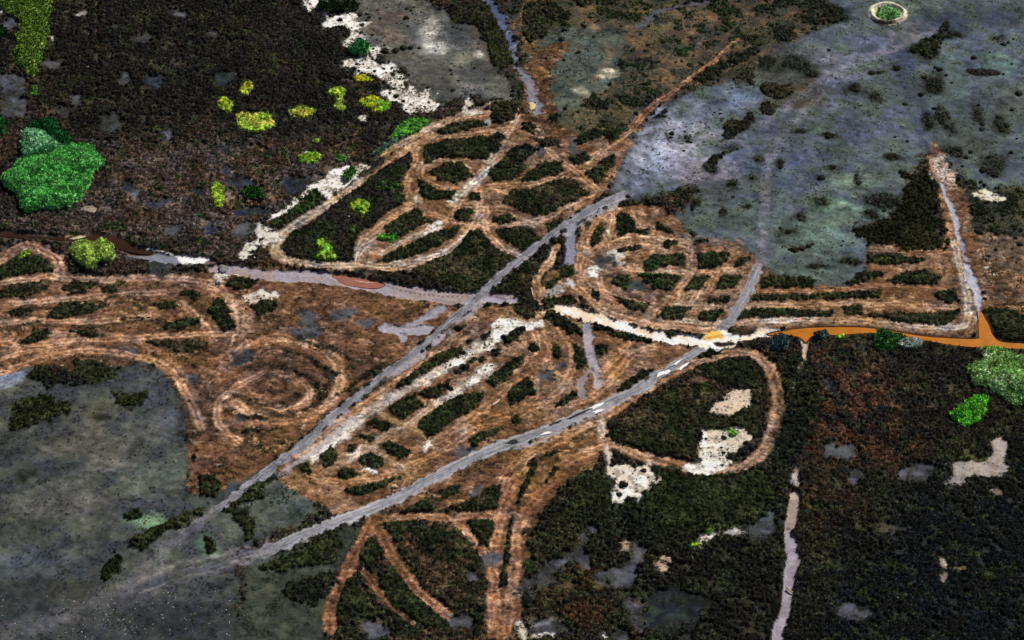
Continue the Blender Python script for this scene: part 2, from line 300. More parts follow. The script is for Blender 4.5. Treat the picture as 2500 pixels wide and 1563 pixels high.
track(B3("1180,400 1090,600 980,780 900,950 850,1080 790,1200 770,1400"), [36, 34, 38, 34, 34], RUST, RUSTD)
track(B3("1110,880 1200,1000 1300,1110 1400,1230 1560,1360"), [26, 28, 26, 18], RUSTD, RUST)
track(B3("1480,640 1600,520 1720,430"), 5, RUST, STRAW)
track(B3("2300,1450 2290,900 2270,800"), 38, RUST, RUSTD)
track(C1("420,1180 400,1060 480,930"), 6, STRAW, PALE)
track(C1("380,1150 400,1280 480,1380 620,1511"), 6, STRAW, PALE)
track(C2("0,-10 200,60 640,-10"), 1, STRAW, PALE)
track(B0("1120,1070 1050,1200 950,1270 800,1370 600,1400 300,1400 -100,1350 -1500,1290"), [9, 6, 3, 3], GREYB, GREYB, rag=1.8, amt=.8)
track(A0("2400,1350 1200,1290 700,1330"), 4, GREYB, BROWN, rag=1.5, amt=.6)
track(A0("890,0 880,200 900,400 890,650 880,900"), 4, lin(96, 78, 62), BROWN, rag=2, amt=.5)
for t in ("1860,200 1830,600 1860,700", ):
    pass
K = lambda t: P(t, 500, 200, 1250/2419)
for t, w in (("1470,130 1250,160 1100,220 1000,290 880,380 760,480 600,590 440,690 345,760 340,820 440,850 600,862 720,855 790,875 900,880 1030,840 1180,770 1270,690 1300,600 1290,500 1240,410 1130,355 1040,385 1015,430 1060,475 1180,505 1300,492 1450,478 1620,460 1760,400 1900,300 2020,230", 24),
             ("1450,215 1320,235 1180,250 1060,262 1005,310 985,400 955,480 950,560 990,600 1080,625 1200,655 1300,665 1450,668 1600,640 1700,590 1830,520", 23),
             ("1480,160 1440,230 1380,330 1300,430 1220,540 1150,640 1060,725 900,790 800,805", 22), ("990,580 860,660 760,740 725,820 790,870", 26), ("1560,200 1620,310 1730,400 1850,500", 22), ("1330,590 1330,700 1400,775 1510,825", 22),
             ("1480,660 1600,665 1650,700", 18), ("1790,790 1825,700 1870,640 1950,590", 22), ("1905,770 1925,690 1935,620", 20), ("1790,990 1770,860 1830,785 1950,735 2080,722 2200,745 2300,775", 30),
             ("1760,960 1850,1045 1950,1105 2100,1145 2300,1165 2500,1175", 30), ("1880,980 1950,1010 2080,1045 2200,1055 2420,1060", 24), ("1900,900 1990,875 2100,892 2300,892 2500,885", 22), ("1880,970 1870,900 1960,830 2060,775 2200,785", 22),
             ("2295,780 2290,880 2240,1000 2150,1075", 22), ("1560,1060 1600,980 1570,930 1640,840 1660,780", 24), ("2010,610 2060,690 2160,700", 22), ("2400,820 2380,900 2330,1000 2270,1080", 18)):
    track(K(t), w, lin(186, 140, 106), lin(206, 168, 136))
for t, w in (("620,-20 740,150 760,250 730,400 640,560 480,690 200,800 -100,900 -350,1060", 26), ("470,60 540,180 500,300", 18), ("430,450 390,640 200,760 -100,860", 22), ("150,390 330,290 430,150 400,40", 22), ("1550,150 1300,250 1150,420 900,640 600,720", 26), ("1100,60 1250,120 1150,260 1020,420", 20),
             ("1080,1080 800,1180 560,1330 420,1560", 30), ("900,880 600,1040 300,1230 120,1500", 30), ("1000,860 800,930 500,1010 250,1200 40,1500", 22)):
    track(C2(t), w, lin(172, 126, 94), lin(196, 156, 124))
for t, w in (("480,1170 900,830 1300,560 1700,280 1950,60", 24), ("1500,1150 1750,1030 2000,880 2300,660 2600,450", 30), ("600,1360 900,1420 1250,1380 1550,1250 1900,1080", 22), ("300,100 560,110 800,240 880,420 840,600 700,760 420,860 150,830 -80,700", 30), ("300,420 480,450 600,560 560,680 380,740 160,700", 24), ("100,120 300,60 560,150", 22)):
    track(B2(t), w, lin(168, 122, 88), lin(190, 148, 116))
for t, w in (("480,1020 600,1055 1000,1065 1500,1045 1900,1085 2090,1200 2160,1400 2130,1640", 30), ("1680,1290 1850,1430 1960,1600", 28), ("-100,1290 400,1260 900,1210 1500,1180", 26), ("-100,1480 300,1450 900,1440 1400,1400", 26), ("-100,1090 300,1060 500,1000", 26), ("-100,930 0,890 150,770 280,745 430,800 540,900 560,1010", 28)):
    track(A1(t), w, lin(172, 126, 98), lin(196, 156, 126))
for t, w in (("1860,900 1780,700 1640,450 1500,335 1300,270 1000,225 700,215 400,280 100,380 -100,440", 26), ("-100,130 300,150 700,110 1200,90 1700,60 2100,50", 26), ("1900,520 2050,350 2300,130", 26), ("-100,330 200,230 600,170", 20), ("2420,420 2150,560 2020,720 2040,900 2200,1040", 24)):
    track(A2(t), w, lin(172, 124, 92), lin(196, 150, 116))
for t, w in (("60,1330 40,1000 20,700 80,400 160,150 260,-60", 30), ("140,1400 200,1000 225,700 240,500 320,300 460,130 640,-30", 32)):
    track(C3(t), w, lin(158, 108, 76), lin(176, 130, 98))
# pale, salty swaths
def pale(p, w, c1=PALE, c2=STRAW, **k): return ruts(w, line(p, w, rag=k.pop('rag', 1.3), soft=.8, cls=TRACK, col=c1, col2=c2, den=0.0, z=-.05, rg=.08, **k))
pale(B1("1080,150 900,280 700,400 500,540 350,640 280,760 350,860 600,910 850,930 1050,920"), [30, 34, 30, 26, 22], PALE, lin(190, 172, 150))
pale(B1("1040,800 1020,880 1250,940 1500,900 1700,860 1900,780 2050,640 2150,480"), [40, 26, 24, 22], PALE, STRAW)
pale(B1("1300,60 1180,120 1060,220"), 18, STRAW, PALE)
pale(B1("2300,0 2150,120 2000,260 1900,340"), [24, 26, 24], PALE, WHITE)
pale(B0("2400,1250 2330,1350 2260,1480"), 24, PALE, STRAW)
pale(B0("1250,1420 1450,1330 1600,1230 1800,1120 2000,1050 2350,940"), [26, 30, 22, 16], STRAW, PALE)
pale(B0("1680,1320 1900,1260 2200,1230"), 24, STRAW, RUST)
pale(B1("1600,300 1560,500 1300,640 1100,760 1050,880"), [26, 26, 22, 30], STRAW, PALE)
pale(B1("1800,540 1600,650 1400,740 1250,830"), [22, 20, 20], PALE, STRAW)
pale(C1("870,650 1000,720 900,850 840,960 860,1080 980,1180 1200,1270"), 26, lin(186, 142, 112), RUST)
pale(C1("850,560 820,700 800,900"), 16, STRAW, RUST)
pale(D1("0,1300 700,1290 1200,1290 1750,1320"), 24, lin(180, 138, 108), STRAW)
pale(D1("-900,1430 -300,1470 0,1450 700,1430 1200,1480 1800,1500 1900,1400 1870,1100 1800,850 1760,700"), [26, 28, 24, 20], PALE, STRAW)
pale(D1("0,1170 500,1150 1100,1120 1700,1120"), 18, lin(158, 116, 86), RUST)
pale(D1("1020,780 1400,810 1730,800"), 24, lin(160, 120, 90), RUST)
pale(C1("1050,620 1090,700"), 26, PALE, STRAW)
pale(C1("1320,480 1500,600 1650,640"), 18, STRAW, RUST)
pale(C1("1820,830 1830,1000 1700,1190 1600,1300"), 20, STRAW, RUST)
pale(C1("2230,830 2080,1000 2000,1180"), 20, STRAW, RUST)
pale(B2("500,1200 700,1060 900,940 1100,800 1400,620 1700,440 1900,330"), [24, 34, 30, 28, 32], PALE, STRAW)
pale(B2("850,1270 1050,1120 1250,1010 1500,880 1750,720 1950,600 2200,400"), [24, 22, 20, 26, 34], PALE, STRAW)
pale(B2("1200,760 1400,870 1600,960 1700,1050"), 16, lin(180, 146, 104), STRAW)
pale(B2("1150,1090 1300,1180 1450,1290"), 16, STRAW, PALE)
for t, w in (("2400,1050 2200,1000 1900,1100 1600,1200", 14),): pass

for t, w in (("2500,-60 2300,60 2050,230 1850,340 1600,480 1350,620 1150,740", [44, 40, 36, 30, 26]), ("1350,640 1150,760 980,880 850,1000 700,1130 600,1220", [24, 28, 36, 34, 30])):
    line(B2(t), w, rag=2.2, soft=1, cls=TRACK, col=lin(226, 208, 188), col2=PALE, den=.02, rg=.06)
line(B2("2280,380 2100,480 1950,600 1780,700"), [36, 30, 20], rag=2.4, soft=1, cls=TRACK, col=lin(224, 210, 196), col2=PALE, den=.02, rg=.06)
line(B2("1200,1030 1000,1160 850,1270"), 22, rag=1.6, soft=1, cls=TRACK, col=PALE, col2=STRAW, den=.02, rg=.06)
for r in (1.18, .82, .46):
    c = np.array([[640+150*r*math.cos(t), 900+88*r*math.sin(t)] for t in np.linspace(-2.7, 2.4, 18)])
    line(ground(c[:, 0]*1.0339, c[:, 1]*1.0339), 9, rag=1.2, soft=.8, cls=TRACK, col=lin(178, 130, 96), col2=RUST, den=0.0, rg=0.10, amt=.8)
# ---- salt and shell ground
def salt(p, soft=.9, rag=2.3, c1=WHITE, c2=CREAM, **k): return poly(p, soft=soft, rag=rag, cls=SALT, col=c1, col2=c2, den=k.pop('den', .04), ch=.6, leaf=lin(44, 46, 34), z=.05, rg=.04, tus=.7, **k)
salt(B0("530,-40 850,-40 800,20 680,40 700,110 820,140 950,110 1030,140 1050,200 1140,210 1060,260 1000,290 1090,340 1130,400 1060,430 1000,440 900,400 950,350 960,290 850,250 740,250 720,150 620,90 560,110"), den=.15)
salt(B0("900,580 960,540 1080,530 1140,470 1240,440 1300,470 1200,560 1330,600 1400,640 1460,680 1480,780 1620,840 1700,820 1750,920 1770,1030 1600,1010 1500,1050 1400,950 1270,900 1260,860 1340,820 1280,730 1200,690 1100,690 1010,680 1020,620 930,630"), den=.14)
salt(B1("750,60 900,50 1100,0 1120,60 960,200 850,240 700,310 640,260 560,310 460,400 380,450 250,520 220,500 270,450 420,360 560,240 560,190 700,150"), den=.08)
salt(B1("0,740 60,720 110,650 60,560 200,580 290,680 200,740 80,760 70,830 0,870"), c1=CREAM, den=.2)
salt(A1("2190,860 2240,760 2340,720 2350,800 2260,880"), c1=CREAM)
salt(B1("0,1200 150,1170 260,1210 230,1270 60,1280 0,1260"), c1=CREAM, c2=PALE)
salt(A1("1980,1000 2060,990 2110,1030 2060,1060 1990,1040"))
salt(B2("2419,0 2300,-60 2260,80 2150,170 2000,240 1880,310 1890,380 2050,310 2200,220 2350,150 2500,0"))
salt(B2("2050,520 2150,400 2230,350 2280,400 2200,460 2110,520"), rag=2.5)
salt(B2("640,1210 700,1110 830,1030 830,1070 740,1130 680,1210"))
salt(B2("880,930 980,880 970,950 930,1000"), c1=CREAM)
salt(B2("1070,1340 1110,1290 1200,1300 1170,1330"))
salt(B2("1620,1110 1660,1080 1700,1120 1650,1160"))
salt(B2("1930,590 1980,570 2000,610 1950,620"))
salt(C1("-20,1500 40,1450 220,1420 440,1470 430,1511 300,1530 150,1520"))
salt(C1("870,1010 960,930 1050,940 980,1000 960,1040"))
salt(C1("1060,830 1130,780 1240,840 1220,880 1130,890"), c1=CREAM)
salt(C1("480,1190 600,1120 720,1060 700,1160 600,1230 470,1220"), c1=lin(186, 184, 178), c2=lin(140, 140, 132))
salt(C2("2000,770 2080,690 2200,580 2419,560 2419,640 2340,780 2200,820 2050,800"), c1=lin(214, 190, 160), c2=PALE, den=.12)
salt(C2("1920,940 2200,920 2380,940 2360,1060 2280,1100 2200,1200 2120,1310 2000,1400 1980,1330 1810,1320 1830,1240 1960,1240 1900,1180 1900,1080 1940,1050"), c1=lin(208, 190, 166), c2=CREAM, den=.08)
salt(C2("1885,1075 1960,1070 2010,1120 2000,1180 1920,1200")); salt(C2("1810,1260 1930,1250 2000,1270 2110,1170 2170,1180 2110,1310 1990,1400 1950,1340 1820,1330"))
salt(C2("2040,1100 2120,1095 2080,1140 2050,1130")); salt(C2("1920,920 1960,950 1990,1040 1930,1010")); salt(C2("2060,1180 2100,1160 2130,1200 2090,1240"))
salt(C2("1080,1290 1450,1270 1480,1340 1620,1380 1500,1450 1400,1540 1230,1540 1100,1400"), c1=lin(220, 206, 186), c2=CREAM, den=.1)
salt(C3("1060,250 1120,210 1110,110 1160,150 1230,130 1290,90 1300,20 1440,30 1400,160 1360,235 1350,170 1240,190 1190,240"), rag=1.2)
salt(C2("990,860 1020,870 1050,1030 1080,1110 1100,1300 1080,1300 1040,1130 1060,1060 1010,970"), c1=lin(214, 190, 170), rag=.8)
salt(C3("1880,655 1920,580 2030,520 2110,480 2130,510 2040,560 1960,640"), rag=.8); salt(C3("2120,470 2200,500 2260,420 2290,500 2400,490 2320,520 2180,530"), c1=lin(170, 168, 168), rag=.8)
salt(C3("215,1370 270,1350 350,1430 300,1500 260,1470"), c1=lin(206, 190, 160), rag=.8); salt(C3("380,1370 560,1320 520,1350 400,1390"), rag=.8, c1=CREAM)
salt(C3("380,1480 480,1440 560,1440 590,1511 540,1470 430,1500"), rag=.8, c1=CREAM); salt(C3("1030,1470 1080,1470 1060,1511 1030,1511"), rag=.6)
salt(C3("1540,850 1600,750 1670,760 1620,860 1590,880"), c1=PALE, c2=STRAW); salt(C3("1200,620 1260,600 1280,700 1180,680"), c1=lin(150, 136, 114), c2=STRAW)
salt(C3("2320,110 2350,60 2440,30 2480,80 2419,120"), c1=PALE, c2=STRAW)
salt(D1("1930,300 2050,260 2200,300 2190,340 2050,330 1960,320"), c1=lin(220, 210, 180)); salt(D1("2050,960 2100,950 2180,1020 2190,1050 2120,1020"), c1=PALE)
salt(D1("1540,60 1580,80 1600,170 1560,150"), c1=PALE, c2=STRAW)
salt(B0("2010,990 2060,890 2110,940 2080,1020 2150,1040 2030,1070"), c1=lin(220, 204, 176), rag=1); salt(B0("1040,1100 1090,1070 1130,1110 1070,1150"), c1=lin(150, 140, 134), rag=1)
salt(B0("460,1430 560,1395 600,1410 500,1450"), c1=PALE); salt(B0("2190,1120 2240,1090 2250,1130 2200,1150"), c1=lin(150, 150, 146))
salt(A0("0,100 40,85 30,120 0,125"), rag=.3); salt(A0("730,110 790,100 770,140 690,150"), c1=lin(150, 140, 140), rag=.8); salt(A0("470,340 510,340 500,370 470,360"), c1=PALE, rag=.4)
salt(B1("1690,570 1790,540 1760,600 1700,620"), rag=1, c1=lin(220, 212, 204)); salt(A1("720,410 800,390 880,430 830,440"), rag=1.5, c1=lin(140, 126, 110), c2=PALE)
salt(C1("290,290 345,280 340,300 300,310"), rag=.3); salt(C0("1040,640 1110,630 1130,660 1070,670"), c1=lin(222, 214, 180), c2=CREAM, rag=.8)
salt(B0("1640,1100 1, 1 2,2") if False else B0("2040,1030 2200,1010 2200,1030 2050,1050"), c1=PALE, rag=1)
salt(D2("1780,1260 1990,1230 2130,1160 2110,1060 2200,1020 2260,1080 2240,1180 2290,1320 2100,1370 1960,1370 1850,1430 1700,1440 1770,1350"), c1=lin(168, 156, 146), c2=lin(132, 128, 130), rag=.9, den=.02)
salt(D2("240,500 330,510 290,560 280,650 260,560"), c1=PALE, c2=STRAW, rag=.7); salt(D2("320,380 380,310 405,330 400,390 330,440"), c1=LILAC, rag=.6); salt(D2("270,1350 310,1280 340,1370 360,1450 280,1440"), c1=PALE, c2=STRAW, rag=.5)
salt(D3("1640,750 1720,740 1700,830 1660,820"), c1=lin(120, 98, 82), rag=1.2); salt(D3("1640,900 1710,880 1700,970 1650,970"), c1=lin(120, 112, 112), rag=1.2); salt(D3("1770,830 1870,820 1860,850 1780,860"), c1=lin(110, 96, 76), rag=.8)
salt(D3("2100,120 2200,130 2180,160 2130,150"), c1=lin(120, 100, 88), rag=.8)

# ---- small wet mud openings in the scrub
def pan(p, c1=MUDB, c2=MUDK, **k): return poly(p, soft=1.3, rag=k.pop('rag', 2.2), cls=MUD, col=c1, col2=c2, den=.16, ch=.3, z=-.2, rg=.02, tus=.7, **k)
MB_ = lin(62, 72, 100)
for p in (A0("0,680 60,700 190,720 220,800 210,900 240,1000 200,1080 40,1080 20,950 60,880 0,800"), A0("960,1070 1120,1080 1100,1180 1060,1240 900,1190 950,1140"), A0("500,990 670,1000 650,1050 590,1080"),
          A0("390,570 550,570 540,640 400,620"), A0("1100,700 1170,680 1200,780 1130,780"), A0("0,240 90,170 150,230 60,260"), A0("1140,350 1400,320 1400,360 1320,390 1180,370"),
          A0("1940,310 2030,320 2000,360 1960,350"), A0("640,890 720,880 750,950 690,960"), A0("1600,80 1720,120 1680,170 1590,130"), A0("1490,1220 1560,1200 1580,1250 1520,1270"),
          A1("1150,190 1240,180 1300,240 1230,330 1180,270"), A1("1530,590 1670,590 1650,640 1580,670"), A1("2200,560 2350,560 2300,680 2150,660"),
          D2("550,1060 620,1060 800,1080 890,1140 800,1210 640,1180 600,1190"), D2("1230,1330 1300,1280 1560,1260 1600,1300 1500,1390 1280,1390"), D2("560,490 640,490 640,560 570,540"), D2("850,1300 910,1350 870,1440 820,1390"),
          B1("500,1370 640,1340 640,1420 660,1511 500,1511"), B2("390,0 660,0 650,60 520,110 430,60"), B1("800,1340 960,1330 980,1380 860,1450 800,1420"), B1("1010,1450 1140,1430 1160,1480 1060,1490"),
          A2("2130,300 2200,220 2340,240 2330,310 2200,350 2050,400"), A2("1150,220 1240,190 1250,230 1180,250"), B2("-10,200 60,210 80,310 0,300"), B2("780,420 860,390 850,470 790,470"), B2("220,710 350,700 330,740 240,740"),
          C2("420,430 640,350 600,420 480,520"), A2("1700,420 1820,440 1830,500 1760,500"), A2("2190,850 2250,810 2290,850 2210,870"), B2("1940,1130 2100,1120 2080,1180 1960,1190"),
          C3("830,520 930,470 920,560 880,620 870,700 870,830 800,800 700,800 640,900 550,1000 380,1020 240,1130 290,1000 430,900 440,800 540,810 700,720 820,640"),
          C3("950,950 1040,870 1200,830 1280,760 1280,610 1350,610 1390,720 1380,780 1300,830 1300,1000 1180,1010 1000,1000"), C3("1290,1100 1330,1100 1360,1200 1440,1300 1380,1420 1240,1220"),
          C3("340,1400 520,1320 720,1380 700,1440 560,1430 360,1460"), C3("1100,1470 1180,1430 1270,1470 1240,1511 1120,1511"), C3("2360,440 2480,420 2480,540 2400,560"),
          C1("610,360 670,310 720,350 700,380 650,390"), C1("1240,1080 1340,1070 1420,1120 1480,1180 1300,1150"), C1("940,880 1060,840 1140,880 1050,960 960,920"), A1("1170,810 1270,800 1270,880 1200,880"), A1("1380,900 1500,830 1660,850 1620,960 1500,1040 1380,1020"),
          B3("2060,90 2150,80 2160,180 2080,200"), B3("2170,770 2210,730 2340,740 2310,830 2200,850"), B3("2060,900 2180,850 2190,960 2100,960"), B3("1850,1280 2050,1290 2050,1400 1900,1400"), B3("1070,1370 1240,1340 1280,1500 1100,1511"),
          D3("700,1180 850,1150 1020,1270 900,1310 690,1290"), D3("0,380 110,330 120,500 0,550"), C0("690,1350 740,1250 770,1340 830,1400 780,1450 710,1400"), C0("400,1230 440,1240 460,1340 490,1400 460,1480 410,1380"), C1("480,40 510,0 540,20 520,60 560,60 550,90 500,90")):
    pan(p, lin(100, 100, 112), lin(78, 76, 80))
for p in (A0("1330,740 1420,700 1540,740 1500,770 1420,810 1370,790"), A1("1340,390 1480,320 1590,320 1580,350 1450,400"), A1("1870,610 1920,520 2010,530 1960,620"), A1("2090,150 2250,140 2360,180 2300,230 2170,220"), A1("2180,430 2419,410 2419,480 2200,490"),
          B1("-10,140 80,170 80,220 0,220"), B1("350,150 600,130 550,240 400,260"), A0("2070,670 2180,690 2120,780 2000,780 1990,720"), A1("2050,40 2130,50 2140,90 2070,90"), A1("1150,170 1230,180 1240,220 1170,220"), A1("1790,240 1860,250 1850,280 1800,280")):
    pan(p, MB_, lin(50, 56, 78))
pan(C3("1480,1080 1700,1040 1960,1110 1980,1200 1900,1350 1700,1440 1460,1380 1420,1250"), lin(40, 52, 66), lin(30, 38, 44), rag=3)

# ---- named scrub patches: dark shrubby islands between the swaths
PATCH = []
def isl(p, label, c1=None, c2=None, ch=.9, cat='shrubs', name='scrub_patch', leaf=None, den=.985, rag=.8, group='dark scrub patches between the tracks', **k):
    PATCH.append((name, label, cat, group)); i = len(PATCH)
    if name == 'scrub_patch': k['sm'] = False; k['grow'] = .35; ch = ch*.75
    r_ = poly(p, soft=.35, rag=rag, warp=.35, cls=SCRUB, pid=i, col=DKGREEN if c1 is None else c1, col2=DKGREEN2 if c2 is None else c2, den=den, ch=ch, leaf=leaf, z=0, rg=.06, tus=1, **k)
    if r_ is not None and ch > 1.45:      # tall growth rounds off towards its edge and bulges in lobes
        m, sl, d = r_; R_ = min(4.5, max(.8, -d.min()*.8)); q = np.clip(-d/R_, 0, 1)
        CH[sl] = np.where(PID[sl] == i, ch*(.25+.75*np.sqrt(q))*(.72+1.1*(nF[sl]-.5)+.28), CH[sl])
isl(B0("1650,1340 1900,1290 2370,1250 2320,1370 2200,1460 2000,1445 1800,1450 1650,1500"), "wide flat-topped dark scrub patch at the top of the northern loops")
isl(B0("1750,1215 1900,1140 2150,1110 2210,1150 1950,1210 1800,1230"), "slim dark scrub sliver under the outermost pale track of the northern loops")
isl(B1("1150,130 1330,0 1520,-110 1530,10 1440,150 1450,280 1490,340 1380,400 1250,460 1180,560 1040,640 980,770 990,880 850,890 700,890 550,880 380,840 340,750 400,660 520,590 680,490 780,390 920,300 1020,230 1100,190"), "largest scrub patch of the northern loops, long and brownish with lime plants in it", BLACK, DKGREEN)
isl(B1("1690,70 1850,0 2000,-10 2090,110 1950,175 1800,150"), "oval dark scrub patch with a grey notch inside the small upper ring")
isl(B1("1600,150 1700,210 1850,270 1950,250 1880,325 1700,325 1610,285"), "crescent scrub patch directly under the small upper ring")
isl(B1("2250,80 2350,-20 2450,-60 2600,20 2500,110 2419,150 2300,155"), "diamond scrub patch right of the small upper ring")
isl(B1("1910,480 1960,430 2100,420 2060,515 1980,515"), "small square scrub patch in the middle of the crossing tracks")
isl(B1("1290,590 1450,480 1560,420 1640,470 1710,540 1600,560 1500,640 1400,690 1330,660"), "leaf shaped scrub patch below the big brownish one of the northern loops")
isl(B1("1430,780 1600,700 1780,620 1960,590 1900,680 1700,780 1500,860 1300,910 1230,895"), "long slanting scrub strip between two pale tracks of the northern loops")
isl(B1("2070,620 2170,630 2280,770 2500,870 2419,950 2250,1050 2150,1170 2050,1190 1900,1130 1600,1030 1550,970 1700,910 1900,830 1990,730"), "big triangular scrub patch whose long side runs along the grey road", DKGREEN, OLIVE2)
isl(B1("2060,280 2160,260 2150,335 2080,335"), "tiny scrub patch beside the pale rubble strip")
isl(B1("2290,490 2419,470 2500,505 2400,540 2300,530"), "low flat scrub patch left above the dark trapezoid")
isl(C1("110,350 190,240 400,230 550,160 740,125 810,200 890,270 800,330 700,360 600,420 480,465 380,465 250,410"), "large dark scrub patch with a white spot in it above the grey road", DKGREEN, OLIVE2)
isl(C1("260,150 380,60 500,-20 640,-20 670,50 560,100 400,140"), "scrub patch with a curl of grey mud in it")
isl(C1("870,70 1000,20 1120,-10 1060,80 980,185 920,130"), "dark scrub kite beside the lilac mudflat edge")
isl(C1("40,610 340,580 450,710 340,805 220,760 70,660"), "dark scrub trapezoid resting on the upper side of the grey road")
isl(C1("0,1180 160,1090 330,900 450,930 410,1040 260,1140 150,1220"), "brownish green scrub triangle on the lower side of the grey road by the creek mouth", DKGREEN, OLIVE2)
isl(C1("500,560 600,520 650,510 560,630"), "small scrub tuft patch by the mud ramp of the grey road")
isl(C0("770,1290 900,1210 980,1200 940,1275 820,1325"), "left one of two dark scrub patches at the upper right of the northern loops")
isl(C0("1040,1220 1100,1190 1240,1200 1180,1270 1100,1315"), "right one of two dark scrub patches at the upper right of the northern loops")
isl(C0("720,1460 860,1400 920,1450 800,1510"), "small scrub patch beside the white mud splash")
isl(C0("1010,1500 1090,1440 1170,1430 1090,1530"), "narrow scrub patch above the kite shaped one")
isl(B0("2250,60 2330,200 2360,420 2419,600 2360,640 2260,560 2240,380 2120,220 1900,200 1880,70 2000,40"), "shaggy dark scrub along the left bank of the blue streaked creek", OLIVE, BLACK2)
isl(C1("930,700 960,600 1030,540 1030,620 980,720 930,755"), "upright leaf shaped scrub patch at the left of the eastern loops")
isl(C1("1160,470 1280,455 1310,560 1320,630 1170,665"), "upright block of scrub at the top of the eastern loops")
isl(C1("1520,540 1600,580 1665,630 1540,605"), "thin scrub wedge in the pale straw fan")
isl(C1("1330,620 1440,600 1440,640 1370,660"), "small scrub patch at the foot of the upright block")
isl(C1("1420,900 1500,850 1760,830 1780,940 1550,945 1430,975"), "dark rectangle of scrub with a green corner in the eastern loops", lin(34, 46, 24))
isl(C1("1900,820 2150,820 2200,830 2100,950 1910,955"), "dark trapezoid of scrub below the green mud")
isl(C1("2250,945 2310,870 2375,860 2360,905"), "small scrub wedge touching the eastern road")
isl(C1("1120,1090 1170,1030 1290,1030 1250,1140 1160,1125"), "green left end scrub patch beside a grey mud spot", lin(46, 64, 30))
isl(C1("1360,1020 1550,1020 1735,1040 1650,1165 1480,1130"), "scrub bowl with a bright green rim in the eastern loops", lin(40, 56, 26))
isl(C1("1790,1170 1860,1050 2005,1035 1930,1155"), "slanted scrub block between two cross tracks")
isl(C1("2070,1155 2140,1040 2310,1040 2260,1145"), "slanted scrub block against the eastern road")
isl(C1("1130,1215 1250,1250 1460,1290 1400,1355 1280,1345"), "curved brownish scrub lens low in the eastern loops", OLIVE, OLIVE2)
isl(C1("1540,1415 1620,1320 1825,1330 1740,1435"), "dark scrub parallelogram low in the eastern loops")
isl(C1("1910,1445 1940,1360 2135,1350 2070,1445"), "scrub parallelogram just left of the eastern road's foot")
isl(C1("2230,1425 2270,1350 2500,1345 2800,1345 3150,1360 3150,1400 2700,1410"), "long scrub strip right of the eastern road, second above the orange channel")
isl(C1("650,950 750,930 730,1030 650,1040 560,1130 500,1150 520,1090 640,1030"), "crooked green scrub patch over the pale grey pan", lin(40, 58, 28))
isl(C1("450,1250 740,1220 775,1260 700,1325 500,1325"), "flat scrub patch under the pale grey pan")
isl(C1("930,1160 990,1180 985,1250 920,1210"), "small scrub patch at the bend of the eastern loops")
isl(C1("2010,1240 2190,1235 2190,1272 2020,1268"), "thin low scrub strip left of the eastern road")
isl(C1("2330,1245 2419,1220 2900,1205 3450,1175 3580,1190 3560,1225 3100,1240 2500,1260"), "longest thin scrub strip across the eastern stripes", OLIVE, DKGREEN)
isl(D1("880,570 1200,540 1340,330 1320,80 1500,60 1600,200 1640,560 1700,740 1690,775 1470,775 1180,755 970,735 910,650"), "dense black scrub thicket between the green mud and the straight ditch", lin(34, 38, 22), lin(46, 46, 28), 1.1, rag=5, den=.78)
isl(D1("980,840 1200,840 1500,880 1440,912 1180,922 980,922"), "scrub strip just under the black thicket")
isl(D1("770,1095 900,1010 1150,1000 1000,1065 850,1105"), "left one of two scrub lenses in the eastern stripes")
isl(D1("1160,1085 1330,1000 1500,985 1655,1040 1580,1105 1350,1095"), "right one of two scrub lenses in the eastern stripes")
isl(D1("1580,1190 1780,1145 1812,1262 1680,1278"), "rounded scrub block at the right end of the eastern stripes")
isl(D1("740,1320 920,1310 935,1390 780,1385"), "short scrub block above the long orange channel")
isl(D1("940,1395 1600,1380 1805,1355 1790,1420 1640,1485 1300,1450"), "olive scrub wedge closing the lowest eastern stripe", OLIVE, OLIVE2)
isl(D1("0,1035 200,1030 440,1050 470,1125 200,1135 0,1135"), "scrub patch with a streak of white mud right of the eastern road")
isl(D1("2040,1350 2200,1340 2419,1400 2900,1420 2900,1800 2419,1650 2200,1640 2130,1560 2090,1460"), "dark scrub corner right of the orange channel fork", OLIVE, DKGREEN)
isl(B2("1300,745 1400,670 1560,610 1625,725 1500,800 1430,835"), "dark green scrub block between the two roads, left of the long band")
isl(B2("1590,885 1750,760 1950,640 2100,600 2235,600 2100,740 1900,860 1750,980 1670,1005"), "long broad scrub band between the two roads")
isl(B2("2230,500 2300,420 2419,330 2550,250 2560,300 2450,420 2300,545"), "slanting scrub band right of the white salt splashes")
isl(B2("1380,540 1500,450 1700,300 1850,210 2000,170 2020,230 1800,320 1600,450 1420,570"), "narrow scrub band along the white salt swath")
isl(B2("1110,870 1190,840 1350,900 1270,942"), "small scrub wedge left of the cross tracks")
isl(B2("1020,990 1070,980 1185,1020 1150,1045"), "tiny flat scrub wedge between two pale swaths", rag=.3)
isl(B2("950,1080 1010,1080 1000,1135 955,1135"), "tiny round scrub patch near the white streak", rag=.3)
isl(B2("700,1180 780,1115 840,1180 820,1260 750,1295 700,1240"), "egg shaped scrub patch at the end of the white streak")
isl(B2("1240,1080 1330,1050 1515,1130 1430,1205"), "slanting scrub patch below the cross tracks")
isl(B2("1040,1220 1100,1170 1180,1180 1290,1260 1200,1305 1100,1270"), "grey green scrub patch above the white spill", lin(74, 76, 60), DKGREEN)
isl(B2("850,1350 930,1300 1055,1360 900,1392"), "dark scrub mound left of the white spill")
isl(B2("440,1290 580,1240 605,1345"), "scrub triangle at the lower left tip of the middle loops")
isl(B2("-120,1560 150,1400 300,1325 355,1340 200,1430 60,1530 -60,1620"), "long scrub verge under the lower end of the left road", DKGREEN, OLIVE)
isl(B2("920,1500 1250,1420 1430,1365 1300,1460 1100,1530 1040,1560"), "scrub strip above the lower road near its bend")
isl(B2("2060,1040 2150,980 2370,920 2250,1000 2100,1095"), "dark scrub strip close above the lower road")
